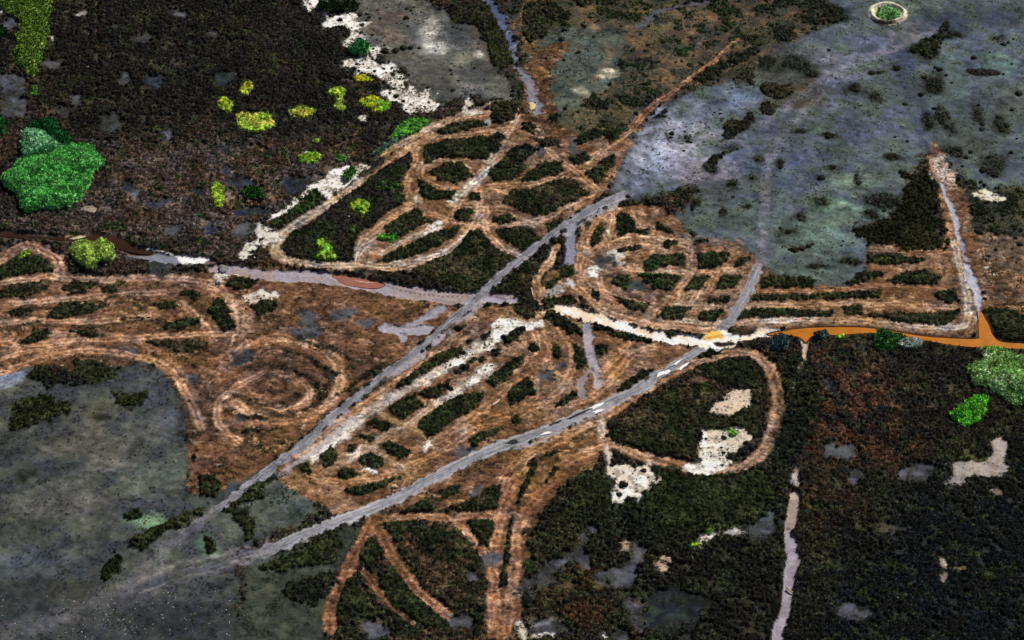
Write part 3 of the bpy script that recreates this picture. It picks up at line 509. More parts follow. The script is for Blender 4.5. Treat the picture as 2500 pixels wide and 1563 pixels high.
isl(C2("140,620 250,510 350,460 400,590 280,650 170,705"), "dark scrub block right of the broad band")
isl(C2("560,200 600,155 645,260 580,285"), "small upright scrub tuft patch inside the oval loop", rag=.3)
isl(C2("1080,40 1300,70 1550,110 1450,140 1250,110 1110,75"), "flat scrub strip under the white salt creek")
isl(C2("960,150 1060,150 1050,230 980,250"), "scrub patch right of the lilac mud tongue")
isl(C2("1170,585 1220,520 1400,390 1500,390 1400,480 1270,560"), "olive scrub wedge above the lower road", OLIVE, DKGREEN)
isl(C2("740,120 800,170 905,310 800,365 770,250"), "scrub strip left of the lilac mud tongue")
isl(C2("180,850 220,800 270,850 220,895"), "round dark scrub tuft patch near the lower road", rag=.3)
isl(C2("570,735 750,600 795,620 680,705"), "thin scrub wedge near the foot of the mud tongue")
isl(C2("1060,1000 1250,820 1450,680 1600,600 1720,560 1960,520 2100,600 2010,730 1960,800 2080,830 2180,860 2190,930 1930,940 1920,1020 1890,1090 1905,1240 1700,1200 1450,1150 1250,1090 1100,1040"), "great dark scrub field filling the big southern loop", lin(40, 46, 26), OLIVE2, 1.1, rag=1)
isl(C2("1900,360 2200,310 2419,330 2500,400 2480,560 2300,560 2150,520 2000,470"), "scrub fringe inside the top of the big southern loop", OLIVE, DKGREEN, 1.0, rag=1)
isl(C2("2210,830 2330,760 2440,740 2470,900 2450,990 2380,980 2340,920 2220,900"), "scrub clump on the right inside of the big southern loop", OLIVE, DKGREEN, 1.1, rag=.8)
isl(C2("780,1400 850,1330 1000,1340 1100,1400 1110,1480 1080,1600 1100,1700 1050,1760 880,1740 760,1700 700,1640 770,1540"), "dark scrub mound left of the branching white salt", DKGREEN, OLIVE, 1.1, rag=1)
isl(C2("1480,1320 1560,1280 1740,1310 1780,1400 1960,1380 2050,1360 2419,1310 2500,1340 2600,1560 2419,1800 2000,1900 1500,1820 1400,1600 1500,1480 1620,1400"), "thick scrub belt below the white salt patches of the southern loop", lin(40, 48, 26), OLIVE, 1.1, rag=1.2)
isl(A1("0,950 190,850 330,830 470,920 480,990 250,1010 0,1050 -200,1050"), "olive scrub mound inside the small loop at the left edge", OLIVE, DKGREEN)
isl(A1("-20,1230 50,1130 200,1110 450,1090 420,1170 200,1230"), "upper left scrub streak in the rust coloured reeds", OLIVE, OLIVE2, .7, rag=1.2)
isl(A1("580,1150 700,1080 900,1090 780,1170 640,1190"), "scrub streak below the lime bush", OLIVE, OLIVE2, .7, rag=1.2)
isl(A1("940,1140 1150,1080 1050,1170 950,1185"), "small scrub streak right below the lime bush", OLIVE, OLIVE2, .7)
isl(A1("440,1415 560,1290 800,1270 940,1310 850,1370 600,1415"), "scrub wedge with a pale stick lying on it", OLIVE, DKGREEN, .8)
isl(A1("50,1370 200,1330 340,1350 220,1412"), "flat scrub patch near the left edge in the rust coloured reeds", OLIVE, OLIVE2, .7)
isl(A1("1400,1300 1600,1270 1680,1320 1500,1340"), "thin scrub streak in the rust coloured reeds below the white pool", OLIVE, OLIVE2, .7)
isl(A1("1650,1190 1800,1170 1855,1210 1800,1265 1740,1230"), "small heart shaped scrub patch on the rust coloured reeds", OLIVE, DKGREEN, .8)
isl(A1("1930,1350 2010,1245 2125,1310 2110,1400 2150,1500 2080,1540 2010,1470"), "upright scrub patch between two pale diverging tracks", OLIVE, DKGREEN, .9)
isl(A1("2080,1120 2150,1060 2400,1050 2300,1150 2180,1165"), "dark scrub patch beside the pale grey boulder spot")
isl(A1("1490,1490 1700,1430 1850,1410 1860,1480 1500,1530"), "flat scrub patch left of the upright one", OLIVE, DKGREEN, .8)
isl(B1("50,1310 150,1270 300,1270 290,1340 120,1400"), "green scrub patch below the shell ground", OLIVE, DKGREEN, .8)
isl(A2("200,140 320,30 450,40 450,100 300,150"), "scrub patch at the upper left rim of the rust coloured reeds", OLIVE, DKGREEN, .8)
isl(A2("640,30 800,30 940,70 850,82"), "thin dark scrub streak at the left of the rust coloured reeds", OLIVE, DKGREEN, .7)
isl(A2("1370,130 1600,115 1900,130 1880,190 1700,225 1500,170"), "long olive scrub patch above the concentric reed swirl", OLIVE, OLIVE2, .8)
isl(A2("680,300 900,320 1080,390 1050,450 860,515 700,485 620,440 720,380"), "large dark scrub patch on the upper edge of the lower left mudflat", DKGREEN, OLIVE)
isl(A2("260,455 330,370 470,390 485,460 330,470"), "smaller scrub patch on the upper edge of the lower left mudflat")
isl(A2("100,750 160,680 400,620 540,670 630,760 480,850 320,870 110,955"), "speckled scrub island alone on the lower left mudflat", lin(40, 44, 24), OLIVE, .9, den=.8, rag=2)
isl(A2("1030,580 1150,600 1350,600 1330,700 1200,722 1090,700"), "ragged scrub island below the point of the lower left mudflat", lin(40, 42, 22), OLIVE, .9, rag=1.4)
isl(A2("1850,1350 1980,1360 2040,1440 1990,1550 1940,1540 1850,1550"), "black upright scrub clump beside the left road's tail", lin(34, 38, 20), OLIVE, 1.1, rag=.8)
isl(A3("1150,345 1290,300 1300,370 1180,412"), "small dark green clump on the left of the bright green mud stain", lin(40, 56, 22), DKGREEN)
isl(A3("1500,440 1750,340 1880,290 1900,350 1700,470 1530,490 1450,560 1320,685 1200,640 1260,530 1370,570 1350,500"), "long dark scrub bank under the bright green mud stain", lin(36, 44, 20), OLIVE, 1.1, rag=1.4)
isl(A3("930,870 1060,690 1120,740 1080,880 980,960 930,930"), "upright dark scrub streak on the lower left mudflat", lin(36, 42, 26), OLIVE, 1.0, rag=1)
isl(A3("1890,540 1940,560 1980,680 1920,712"), "slim scrub clump on green stained mud between the road tails", lin(36, 42, 24), DKGREEN, rag=.8)
isl(A3("2040,322 2240,180 2440,110 2440,190 2250,225 2130,312"), "scrub verge along the tail of the left road")
isl(A3("2150,330 2230,330 2350,400 2340,560 2270,590 2260,500 2200,410"), "hooked scrub strip left of the round grey pan", lin(40, 44, 28), OLIVE, rag=1)
isl(B3("100,865 200,780 540,700 560,610 800,510 885,640 800,780 600,820 350,865"), "dark scrub bank below the lower road at the left", DKGREEN, OLIVE, .9, rag=1.4)
isl(B3("330,990 600,920 800,870 830,960 740,1110 640,1200 560,1150 400,1140 350,1060"), "loose dark scrub field left of the fan of tracks", lin(40, 44, 34), OLIVE, .9, den=.85, rag=2)
isl(B3("860,1260 870,1150 950,950 1000,910 1090,1050 1150,1200 1310,1290 1100,1310"), "dark scrub wedge between the first two tracks of the fan", lin(36, 42, 26), OLIVE)
isl(B3("1055,720 1170,555 1270,700 1200,800 1160,885"), "small diamond of scrub at the head of the fan of tracks")
isl(B3("1240,1000 1330,830 1450,950 1560,1110 1720,1290 1900,1400 1650,1400 1370,1190"), "long dark scrub band between two tracks of the fan", lin(38, 46, 26), OLIVE)
isl(B3("1275,440 1570,420 1500,500 1400,605"), "scrub triangle under the level track")
isl(B3("1460,690 1640,570 1800,430 1900,430 2050,600 2160,790 2140,860 1970,870 1860,990 1650,980 1500,790"), "big brown green scrub field in the middle of the fan", DKGREEN, lin(80, 66, 48), .9, rag=1)
isl(B3("2060,420 2285,400 2270,600 2225,650"), "scrub wedge where the two right hand tracks join")
isl(B3("1700,1080 1860,1050 2000,1010 2200,960 2210,1250 1900,1230"), "scrub field low in the middle of the fan", lin(44, 46, 32), lin(70, 60, 46), .9, rag=1)
isl(B3("1435,325 1660,212 1775,312"), "scrub triangle above the level track")
isl(B3("1790,140 1960,65 1950,140 1830,205"), "small slanting scrub patch right of the lower road")
isl(B3("1930,290 2080,210 2230,120 2340,80 2330,200 2300,290 2000,322"), "scrub patch above the right end of the level track", DKGREEN, OLIVE2)
for t in (C2("600,1140 470,1200 400,1270 330,1400 280,1500"), C2("590,1290 500,1420"), C3("310,60 240,220"), C3("200,350 170,500 150,640 130,800 100,1000")):
    line(t, [10, 12, 12], rag=.8, cls=GROUND, col=DKGREEN, col2=OLIVE, den=.95, ch=.7, tus=1)
for t, w in (("60,360 250,350 450,400 600,480 680,570 680,640", 12), ("350,205 550,260 700,350 850,420", 12), ("0,960 150,950 290,935", 9), ("30,1110 180,1080", 9), ("0,820 230,830", 9), ("870,620 1000,520 1180,400 1330,300", 12), ("600,130 800,190 1000,290", 14), ("740,890 640,950", 5)):
    line(B2(t), w, rag=1.4, soft=1, cls=GROUND, col=lin(66, 52, 34), col2=OLIVE, den=.9, ch=.6, tus=1, amt=.9)
for t, w in (("0,1180 300,1150", 9), ("1000,1230 1300,1200", 9), ("100,1490 500,1470", 8), ("1150,1430 1350,1420", 8), ("700,880 700,880.1", 1)):
    line(A1(t), w, rag=1.6, soft=1, cls=GROUND, col=OLIVE2, col2=OLIVE, den=.9, ch=.6, amt=.9)
for t, w in (("2130,960 2400,960", 8), ("2300,1120 2419,1110", 6), ("1660,960 1800,1130 1700,1300", 3)):
    line(A2(t), w, rag=1.4, soft=1, cls=GROUND, col=lin(70, 56, 36), col2=OLIVE, den=.9, ch=.6, amt=.9)
# loose brown scrub patches of the north
for p in (C0("300,70 450,10 600,30 720,140 680,190 600,180 520,220 500,330 380,380 300,330"), C0("740,-30 950,-30 880,70 820,60"), C0("500,1050 640,1060 600,1110 520,1110"), C0("900,930 1050,930 1040,1010 900,1010"),
          C0("280,1150 400,1130 420,1220 330,1230"), C0("100,1450 280,1330 400,1360 380,1420 250,1530 60,1560"), C0("380,1280 600,1300 650,1360 450,1340"), C0("0,960 200,950 260,1000 180,1120 0,1130"), C0("0,1260 110,1250 60,1380 0,1400"),
          D0("0,780 60,760 260,780 310,850 260,900 150,920 20,880"), D0("380,160 520,70 700,80 760,170 640,220 400,210"), D0("120,320 260,260 250,340 180,370"), D0("0,940 160,970 120,1050 20,1050"), D0("1360,440 1600,300 1650,210 1700,220 1600,500 1440,520"),
          C0("1880,720 2100,560 2419,430 2419,520 2200,620 2060,710 1960,760"), C0("2340,650 2419,620 2419,780 2330,720"), C0("2160,1140 2300,1100 2419,1020 2419,1160 2250,1250 2130,1310"), C0("1990,1480 2080,1420 2280,1360 2150,1450 2050,1511"), C0("1500,1100 1600,1010 1590,1080"),
          C1("1690,270 1740,200 1790,210 1770,290"), C1("1840,400 1860,320 1930,310 1900,410"), C1("1390,360 1430,300 1470,390"), C1("1590,720 1650,690 1740,730 1620,770"), C1("1170,790 1260,750 1390,760 1380,800 1200,810"), C1("1850,720 1900,680 2000,710 1900,730"),
          C1("740,830 770,700 790,580 830,600 800,760"), C1("620,700 600,640 650,650"), C1("220,1330 280,1280 390,1250 450,1330 400,1400 300,1420"), C1("480,1420 620,1360 700,1440 860,1560 700,1560"), C1("920,1511 1050,1490 1150,1530 1000,1550"), C2("90,110 200,20 290,10 240,110 130,150"), C2("0,190 50,200 20,250"), C2("300,200 410,140 400,220"), C2("1870,280 1960,190 2160,190 2000,270"), C2("730,-60 850,20 830,100 740,0"),
          B2("1850,0 2060,-20 1950,20"), B2("2140,90 2270,30 2200,120"), B2("2010,130 2110,110 2080,170"), B2("2230,230 2350,160 2330,240"), B2("2340,110 2419,70 2419,160"), B2("1660,570 1780,510 1810,620 1680,660 1600,620"), B2("1830,510 1880,480 1890,570 1820,590"), B2("1920,380 2060,350 2050,400 1930,430"), B2("2060,300 2200,250 2210,300 2080,340")):
    poly(p, soft=.5, rag=1.2, cls=GROUND, col=DKGREEN, col2=OLIVE2, den=.93, ch=.8, tus=1)
for p in (D2("200,330 380,240 420,300 560,560 480,900 360,1150 240,1250 60,1300 100,1050 190,800"), ):
    poly(p, soft=1.5, rag=2, col=DKGREEN, col2=OLIVE, den=.97, ch=1)
# ---- creek beds, banks, ramps

def bed(p, w, c1=LILAC, c2=MUDL, **k): return line(p, w, rag=k.pop('rag', .8), cls=BED, col=c1, col2=c2, den=0, z=k.pop('z', -.3), rg=.02, tus=.5, **k)
bed(B1("-300,960 50,1000 300,1025 700,1050 1100,1110 1500,1190 1900,1235 2200,1235 2440,1245"), [30, 44, 40, 46, 40, 36], lin(168, 146, 140), LILAC)
bed(B1("1300,1511 1500,1490 1650,1420 1800,1330"), [22, 18, 26], LILAC, MUDL)
bed(B2("1290,0 1450,20 1680,10"), [34, 30], LILAC, lin(160, 160, 172)); bed(B2("1430,60 1450,110"), 16, LILAC)
bed(C0("-40,-30 60,140 130,270 190,380 215,480 225,600"), [30, 24, 24, 16], lin(70, 82, 118), lin(128, 130, 148), rag=2.0)
bed(C0("240,620 330,720 370,850 400,960 420,1030"), [20, 26, 20], lin(124, 120, 130), MUDL, rag=1.4)
bed(C0("1330,290 1450,170 1650,70 2000,20 2300,-30"), [14, 22, 14], lin(70, 62, 62), MUDK, rag=2)
bed(D1("1630,40 1650,80"), 8, LILAC); bed(D1("1665,180 1710,320 1780,460 1805,640 1830,720"), [10, 15, 13], lin(176, 176, 190), LILAC, rag=.5)
bed(D1("1830,720 1870,850 1890,880"), [13, 14], lin(150, 146, 150), MUDK, rag=1.2); bed(D1("1890,930 1930,1080 1980,1200 2010,1340"), [20, 26, 10], lin(186, 182, 198), MUDL, rag=.9)
bed(C2("870,-30 890,130 940,300 980,450 960,530"), [20, 24, 24, 14], lin(178, 166, 172), MUDL); bed(C2("900,400 830,480 800,560 840,640"), 14, lin(150, 138, 138), RUSTD, rag=2)
bed(C1("740,560 740,700 730,820 720,900"), [28, 28, 26], lin(136, 134, 152), MUDL, rag=.6)
bed(D3("300,170 270,400 260,470"), [24, 26], lin(160, 142, 132), PALE, rag=.5); bed(D3("240,520 290,700 270,900 240,1080 210,1250 150,1420 130,1600"), [20, 30, 24, 22, 24], lin(150, 136, 146), LILAC, rag=.6); bed(D3("310,-20 315,60"), [18, 22], PALE, rag=.4)
bed(A1("1150,800 1400,860 1650,880 1800,880 1950,900"), [16, 40, 24], lin(124, 104, 98), MUDL, rag=1)
bed(C1("-30,1240 100,1250 230,1270"), [30, 14], lin(170, 158, 176), LILAC)
bed(D2("395,90 395,170 390,290"), [24, 14, 8], lin(206, 180, 150), PALE, rag=.3)
# white salt creek
line(C1("650,1340 850,1380 1000,1430 1200,1500 1400,1560 1600,1610 1800,1620 1980,1640 2200,1620 2500,1560 2700,1540"), [34, 38, 32, 28, 34, 24, 34, 14], rag=1.0, cls=SALT, col=WHITE, col2=lin(226, 200, 170), den=0, z=-.25, rg=.02)
poly(C2("1900,120 1990,50 2150,40 2240,70 2250,130 2200,190 2000,190"), rag=1, cls=SALT, col=WHITE, col2=lin(236, 206, 160), den=0, rg=.02)
line(C2("2100,110 2250,100 2500,80 2620,60"), [12, 10, 14], rag=.3, cls=SALT, col=lin(244, 214, 168), col2=WHITE, den=0, rg=.02)
poly(C2("1960,90 2000,30 2090,40 2130,100 2060,110"), rag=.6, soft=1.2, col=lin(236, 170, 66))
for p in (C2("1600,40 1700,30 1690,100 1610,90"), C2("2050,140 2220,130 2200,165 2080,170"), C2("2160,-10 2419,-10 2419,60 2160,60")):
    poly(p, rag=.8, cls=GROUND, col=lin(74, 60, 54), col2=RUSTD, den=.5, ch=.3)
# ---- dark water bed / channel carving
def carve(p, depth=.7, grow=.5, c=RUSTD):
    p = smooth(p, True, 4); sl = box(p, 6); d = sdf_poly(p, GX[sl]+(nE[sl]-.5)*.8, GY[sl]+(nE[sl]-.5)*.8)
    m = 1-sst(-1.2, 1.0, d-grow)
    Z[sl] = Z[sl]*(1-m) - depth*m
    h = (m > .12)
    DEN[sl] = np.where(h, 0, DEN[sl]); RG[sl] = np.where(h, .02, RG[sl]); CL[sl] = np.where(h, BED, CL[sl]); PID[sl] = np.where(h, 0, PID[sl])
    C[sl] = np.where((m > .3)[..., None], c, C[sl])
ORANGE_P = [D2("60,55 250,18 480,-5 900,-8 1200,25 1500,75 1960,100 2005,60 2000,-30 2010,-100 2000,-145 2030,-150 2060,-90 2100,-20 2130,60 2210,125 2419,140 2900,160 2900,230 2419,190 1900,170 1500,112 1250,85 1100,42 700,60 480,66 425,110 405,130 385,110 340,80 300,70 150,62")]
WCREEK_P = [A1("-300,625 0,632 200,650 480,668 680,690 850,655 1050,668 1150,710 1250,780 1400,805 1370,830 1250,820 1130,790 1040,762 950,738 850,745 700,710 450,690 200,680 0,665 -300,665")]
RED_P = [B1("800,1030 900,1025 1000,1042 1150,1070 1280,1110 1200,1142 1050,1132 930,1110 860,1070")]
carve(ORANGE_P[0], c=lin(96, 60, 30)); carve(WCREEK_P[0], c=lin(70, 48, 34)); carve(RED_P[0], .5, .1, lin(120, 70, 52))
line(A1("0,632 200,648 480,662"), 5, rag=.4, col=lin(186, 176, 160), cls=SALT, den=0); poly(A1("620,690 700,660 800,660 790,680 700,700"), rag=.3, cls=SALT, col=lin(236, 210, 160), den=0); line(A1("600,660 680,655"), 3, rag=.3, cls=SALT, col=lin(220, 150, 80), den=0)
poly(A1("660,710 730,715 720,728 670,722"), rag=.2, cls=SALT, col=lin(206, 200, 186), den=0)
poly(A1("1640,860 1700,838 1830,850 1920,865 1900,890 1750,930 1700,900"), rag=.4, cls=SALT, col=lin(246, 244, 240), den=0, rg=.01); line(A1("1350,785 1450,805 1600,835 1700,870"), 3.5, rag=.2, cls=SALT, col=WHITE, den=0)

# ---- the two roads over the marsh
def road(p, w, fade=None, **k):
    c_old = C.copy(); l_old = CL.copy()
    w = [q*(.64 if (fade or (9,))[0] < 8 else .74) for q in w]
    r = line(p, w, rag=k.pop('rag', 1.1), soft=k.pop('soft', .5), warp=.4, cls=ROAD, col=ROADC if fade[0] < 8 else lin(164, 164, 170), col2=lin(152, 150, 158), den=0, z=k.pop('z', .12), rg=.02, tus=.4, **k)
    m, sl, lat, al = r
    hw = np.mean(np.atleast_1d(w))*MPP/2
    fd = sst(0, fade[0], al+.01)*sst(0, fade[1], al.max()-al+.01) if fade else 1
    edge = sst(.45, .95, np.abs(lat)/hw + (nE[sl]-.5)*.7)
    stre = fbm(lat*4.0, al*.18, 1.0, 3, 3)
    tone = 0.80 + 0.55*(stre-.5)*2 + (nB[sl]-.5)*.5 + (vn(al, lat*.3, 14, 4)-.5)*.5
    rut = np.exp(-((np.abs(lat)-hw*.42)/(hw*.16))**2)
    f = tone*(1-.16*rut) + edge*.34
    C[sl] = C[sl]*(1-m[..., None]) + C[sl]*f[..., None]*m[..., None]
    Z[sl] = Z[sl] - .07*rut*m
    if fade: CL[sl] = np.where((fd < .62) & (m > .5), np.where(l_old[sl] == MUD, MUD, CL[sl]), CL[sl]); fd = np.clip(fd+.18, 0, 1)[..., None]; C[sl] = c_old[sl]*(1-fd)+C[sl]*fd
road(V("1500,448 1400,492 1340,530 1240,603 1140,690 1100,728 1000,815 900,893 800,973 700,1062 640,1105 570,1160 500,1212 430,1265 370,1320 300,1385"), [50, 38, 34, 34, 36, 34, 30, 28, 34], fade=(6, 60))
road(V("1800,610 1785,640 1755,710 1715,770 1680,805 1600,858 1500,922 1400,968 1300,1012 1200,1048 1100,1090 1000,1142 900,1192 800,1232 700,1272 600,1312 500,1340 400,1372"), [30, 34, 34, 36, 42, 48, 40, 42, 44, 50], fade=(8, 50))
for t, w, c, a in (("1800,625 1800,560 1808,470 1812,400 1835,340 1880,280 1950,215 2040,165", [26, 22, 20, 14, 10], lin(138, 134, 150), .5), ("1480,455 1600,400 1700,345 1800,290 1900,220 2000,160 2080,120 2110,80", [18, 16, 22, 28], lin(136, 136, 154), .5),
                ("1700,350 1780,300 1850,280 1930,200", 8, lin(80, 84, 100), .5), ("1790,400 1786,480 1780,560", 4, lin(70, 74, 92), .6), ("1826,400 1824,480 1816,560", 4, lin(70, 74, 92), .6), ("2140,80 2130,150 2140,220 2165,300 2190,350", [26, 20, 12], lin(70, 80, 112), .65), ("620,1305 450,1355 330,1400 180,1450 0,1500", [50, 60, 70], lin(108, 104, 114), .4), ("700,1262 560,1300 420,1330 330,1370", 8, lin(160, 150, 150), .6), ("1815,600 1700,575 1620,560", 26, lin(104, 104, 104), .6), ("500,1212 400,1290 320,1360 200,1430 80,1480", [30, 36, 50], lin(116, 112, 116), .5),
                ("1950,140 2050,130 2120,110 2200,70", 24, lin(132, 126, 140), .6), ("560,1308 640,1290 720,1260", 6, lin(90, 96, 120), .5), ("1850,560 1700,555 1620,560", 20, lin(110, 116, 120), .6)):
    line(V(t), w, soft=1.5, rag=1.5, col=c, amt=a, den=.02)
for t in (B3("0,790 500,520 1000,370"), A3("1300,1070 1700,930 2000,860 2419,680")):
    line(t, 4, soft=.4, rag=.4, col=lin(150, 142, 140), amt=.6)
# pale shoulders
for t in ("1480,470 1420,500 1330,555", "1150,705 1090,755 1010,825 900,905", "1440,955 1380,985 1290,1035 1210,1060", "830,985 730,1075 660,1115"):
    line(V(t), 12, soft=1, rag=1.5, cls=ROAD, col=lin(172, 164, 168), col2=LILAC, den=0, amt=.8)

poly(C2("1900,120 1985,50 2150,30 2240,70 2250,130 2200,190 2000,190"), rag=1.2, soft=.5, cls=SALT, col=WHITE, col2=lin(246, 226, 196), den=0, rg=.02)
poly(C2("1955,95 2000,30 2090,40 2140,100 2060,118"), rag=.8, soft=1.0, col=lin(240, 176, 60))
poly(C2("2050,140 2220,130 2200,170 2080,175"), rag=.8, cls=GROUND, col=lin(84, 74, 72), den=.3, ch=.3)
# beads of pits pressed by a tracked machine along the creek bed
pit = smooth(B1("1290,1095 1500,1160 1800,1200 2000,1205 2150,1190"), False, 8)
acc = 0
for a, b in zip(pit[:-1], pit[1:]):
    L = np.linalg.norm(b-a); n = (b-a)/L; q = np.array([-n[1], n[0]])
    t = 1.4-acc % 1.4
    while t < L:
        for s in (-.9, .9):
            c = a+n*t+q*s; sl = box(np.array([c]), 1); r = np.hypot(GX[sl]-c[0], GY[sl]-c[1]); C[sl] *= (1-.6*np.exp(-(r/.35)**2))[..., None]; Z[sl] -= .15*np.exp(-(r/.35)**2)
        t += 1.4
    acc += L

# ---- bright plants as things
def plant(p, label, name, cat, col, col2, leaf, ch, group=None, rag=.6, den=1.0): isl(p, label, col, col2, ch=ch, cat=cat, name=name, leaf=leaf, den=den, rag=rag, group=group)
YG = 'lime green plant patches in the dark marsh'
plant(A0("-300,-300 520,-300 480,0 440,300 430,450 370,560 340,700 300,725 230,650 130,560 170,400 150,280 180,200 60,130 0,90 -300,60"), "tall yellow green reed stand running down from the top left corner", 'reed_stand', 'reeds', lin(94, 126, 44), lin(150, 166, 84), lin(120, 150, 60), 1.6, rag=1.5)
plant(A0("275,860 300,800 350,820 345,880 290,890"), "small dark green tuft below the tip of the corner reed stand", 'plant_patch', 'plants', lin(60, 104, 40), lin(74, 116, 50), lin(80, 120, 50), .8)
plant(A0("-40,250 50,270 60,310 30,350 -40,350"), "dark green bush on the left edge beside the corner reed stand", 'bush', 'bush', lin(34, 70, 40), lin(30, 60, 34), lin(40, 80, 44), 1.6)
plant(A0("-40,1080 50,1140 40,1250 -40,1280"), "dark green bush on the left edge above the big reed bed", 'bush', 'bush', lin(34, 90, 46), lin(30, 70, 40), lin(40, 100, 50), 1.8)
plant(A0("265,1200 350,1150 500,1125 560,1215 665,1290 590,1365 480,1335 380,1260 270,1250"), "dark green bush behind the silvery one at the back of the big reed bed", 'bush', 'bush', lin(26, 84, 44), lin(30, 96, 50), lin(34, 100, 54), 2.6, rag=.5)
plant(A0("195,1300 270,1240 400,1255 500,1330 590,1400 560,1480 400,1530 260,1560 215,1480"), "silvery pale green bush rising over the big bright green reed bed", 'bush', 'bush', lin(124, 180, 130), lin(146, 196, 150), lin(154, 206, 160), 3.4, rag=.4)
plant(A1("30,150 130,70 200,-20 400,-60 560,-110 700,-160 850,-130 900,-60 970,30 880,110 840,200 780,290 700,370 560,440 430,440 330,455 230,470 190,380 130,280 50,230"), "big bright green reed bed at the left, brightest green in the marsh", 'reed_bed', 'reeds', lin(92, 166, 86), lin(110, 182, 98), lin(116, 194, 104), 2.8, rag=.8)
plant(B0("-85,1070 -10,1050 60,1060 200,1060 280,1160 200,1205 60,1232 -50,1190"), "largest of the lime green plant patches in the dark upper left marsh", 'plant_patch', 'plants', lin(150, 180, 60), lin(190, 178, 84), lin(160, 200, 60), .9, YG)
plant(A0("2005,960 2060,905 2145,960 2125,1045 2060,1025"), "lime green plant patch left above the largest one", 'plant_patch', 'plants', LIME, GOLD, LIME, .8, YG)
plant(A0("2215,830 2290,755 2345,800 2290,875 2230,875"), "uppermost small lime green plant patch, right above the largest one", 'plant_patch', 'plants', LIME, GOLD, LIME, .8, YG)
plant(B0("755,860 850,800 925,830 895,960 925,1010 850,1032 820,980 840,900"), "lime green plant patch shaped like an hourglass", 'plant_patch', 'plants', lin(160, 186, 76), LIME, LIME, .9, YG)
plant(B0("385,1040 520,985 635,1030 545,1102"), "flat lime green plant patch between the largest one and the hourglass", 'plant_patch', 'plants', lin(160, 176, 70), GOLD, LIME, .8, YG)
plant(B0("1035,960 1130,900 1250,930 1340,970 1250,1052 1150,1010"), "yellow tipped green plant patch beside the speckled salt strip", 'plant_patch', 'plants', lin(110, 160, 48), lin(196, 190, 40), lin(130, 180, 50), .9, YG)
plant(B0("1000,700 1080,695 1190,730 1120,765 1010,752"), "small yellow plant patch at the upper edge of the salt strip", 'plant_patch', 'plants', lin(186, 180, 40), lin(120, 150, 44), GOLD, .7, YG)
plant(B0("1450,1130 1600,1095 1710,1120 1550,1230 1400,1300 1340,1285"), "mid green plant strip along the outside of the northern loops", 'plant_patch', 'plants', lin(80, 140, 48), lin(60, 110, 50), lin(90, 150, 54), .8, YG, rag=1.2)
plant(B0("1180,1420 1330,1290 1420,1260 1400,1320 1250,1420 1180,1460"), "grey green plant strip following on below the mid green one", 'plant_patch', 'plants', lin(52, 88, 60), lin(80, 110, 90), lin(60, 100, 60), .7, YG, rag=1.2)
plant(B0("490,1440 620,1405 695,1440 650,1515 520,1505"), "lime green plant patch with a white spot at its left", 'plant_patch', 'plants', lin(120, 170, 52), LIME, LIME, .8, YG)
plant(B0("835,1440 900,1430 920,1480 850,1511"), "small dull green plant patch right of the one with the white spot", 'plant_patch', 'plants', lin(70, 120, 50), lin(60, 100, 44), lin(80, 130, 54), .7, YG)
plant(B0("625,1290 680,1285 680,1315 640,1320"), "tiny lime green plant patch above the one with the white spot", 'plant_patch', 'plants', lin(120, 160, 52), LIME, LIME, .6, YG, rag=.2)
plant(B0("965,460 1040,408 1140,428 1135,490 1050,522 970,505"), "rounded emerald bush on the white salt", 'bush', 'bush', lin(44, 116, 60), lin(90, 160, 100), lin(60, 140, 76), 2.2, rag=.4)
plant(B0("860,40 960,10 1050,50 1020,100 900,110 700,130 660,50 760,40"), "long dark bush on the uppermost white salt", 'bush', 'bush', lin(34, 46, 26), lin(44, 66, 30), lin(46, 64, 34), 1.3, rag=1.0)
plant(A1("1955,200 2030,185 2075,290 2060,400 1990,412 1960,330"), "upright lime green plant patch in the grey brown marsh", 'plant_patch', 'plants', lin(120, 156, 44), lin(140, 170, 50), LIME, .9, YG)
plant(A1("2230,270 2330,230 2440,290 2420,350 2330,340 2260,320"), "dark green bush with a bright top right of the upright lime patch", 'bush', 'bush', lin(36, 84, 24), lin(30, 40, 22), lin(50, 100, 36), 1.3)
plant(B1("965,370 1060,335 1145,390 1110,450 1080,500 1040,440 980,430"), "golden lime plant patch in the largest scrub patch of the northern loops", 'plant_patch', 'plants', lin(170, 176, 60), lin(110, 160, 50), LIME, 1.0, YG)
plant(B1("1180,190 1320,165 1435,200 1350,255 1230,240"), "faint green plant patch in the top of the largest northern scrub patch", 'plant_patch', 'plants', lin(48, 88, 32), DKGREEN, lin(60, 100, 40), .9, YG)
plant(B1("655,740 720,695 770,740 830,870 740,885 650,865 690,800"), "lime green plant patch near the lower tip of the largest northern scrub patch", 'plant_patch', 'plants', lin(104, 164, 50), lin(140, 180, 60), LIME, 1.0, YG)
plant(B1("950,600 1010,570 1010,640 960,650"), "pale green small plant patch above the lime one in the largest northern scrub patch", 'plant_patch', 'plants', lin(84, 120, 54), DKGREEN, lin(90, 130, 60), .9, YG)
plant(B1("1205,680 1270,650 1380,665 1385,710 1300,718"), "vivid green plant patch at the tip of the leaf shaped scrub", 'plant_patch', 'plants', lin(80, 160, 44), lin(60, 110, 40), lin(90, 170, 50), .9, YG)
plant(B1("900,110 960,48 1022,60 1000,120 920,185"), "green bush at the corner of the white salt spill", 'bush', 'bush', lin(80, 130, 60), lin(60, 100, 50), lin(90, 140, 66), 1.1)
plant(B1("460,400 520,350 640,240 700,300 680,370 560,440 460,480 380,520 330,560 260,580 250,540 350,490"), "dark shrub strip running inside the forked white salt", 'shrub_strip', 'shrubs', lin(36, 48, 24), lin(60, 80, 34), lin(50, 66, 34), 1.1)
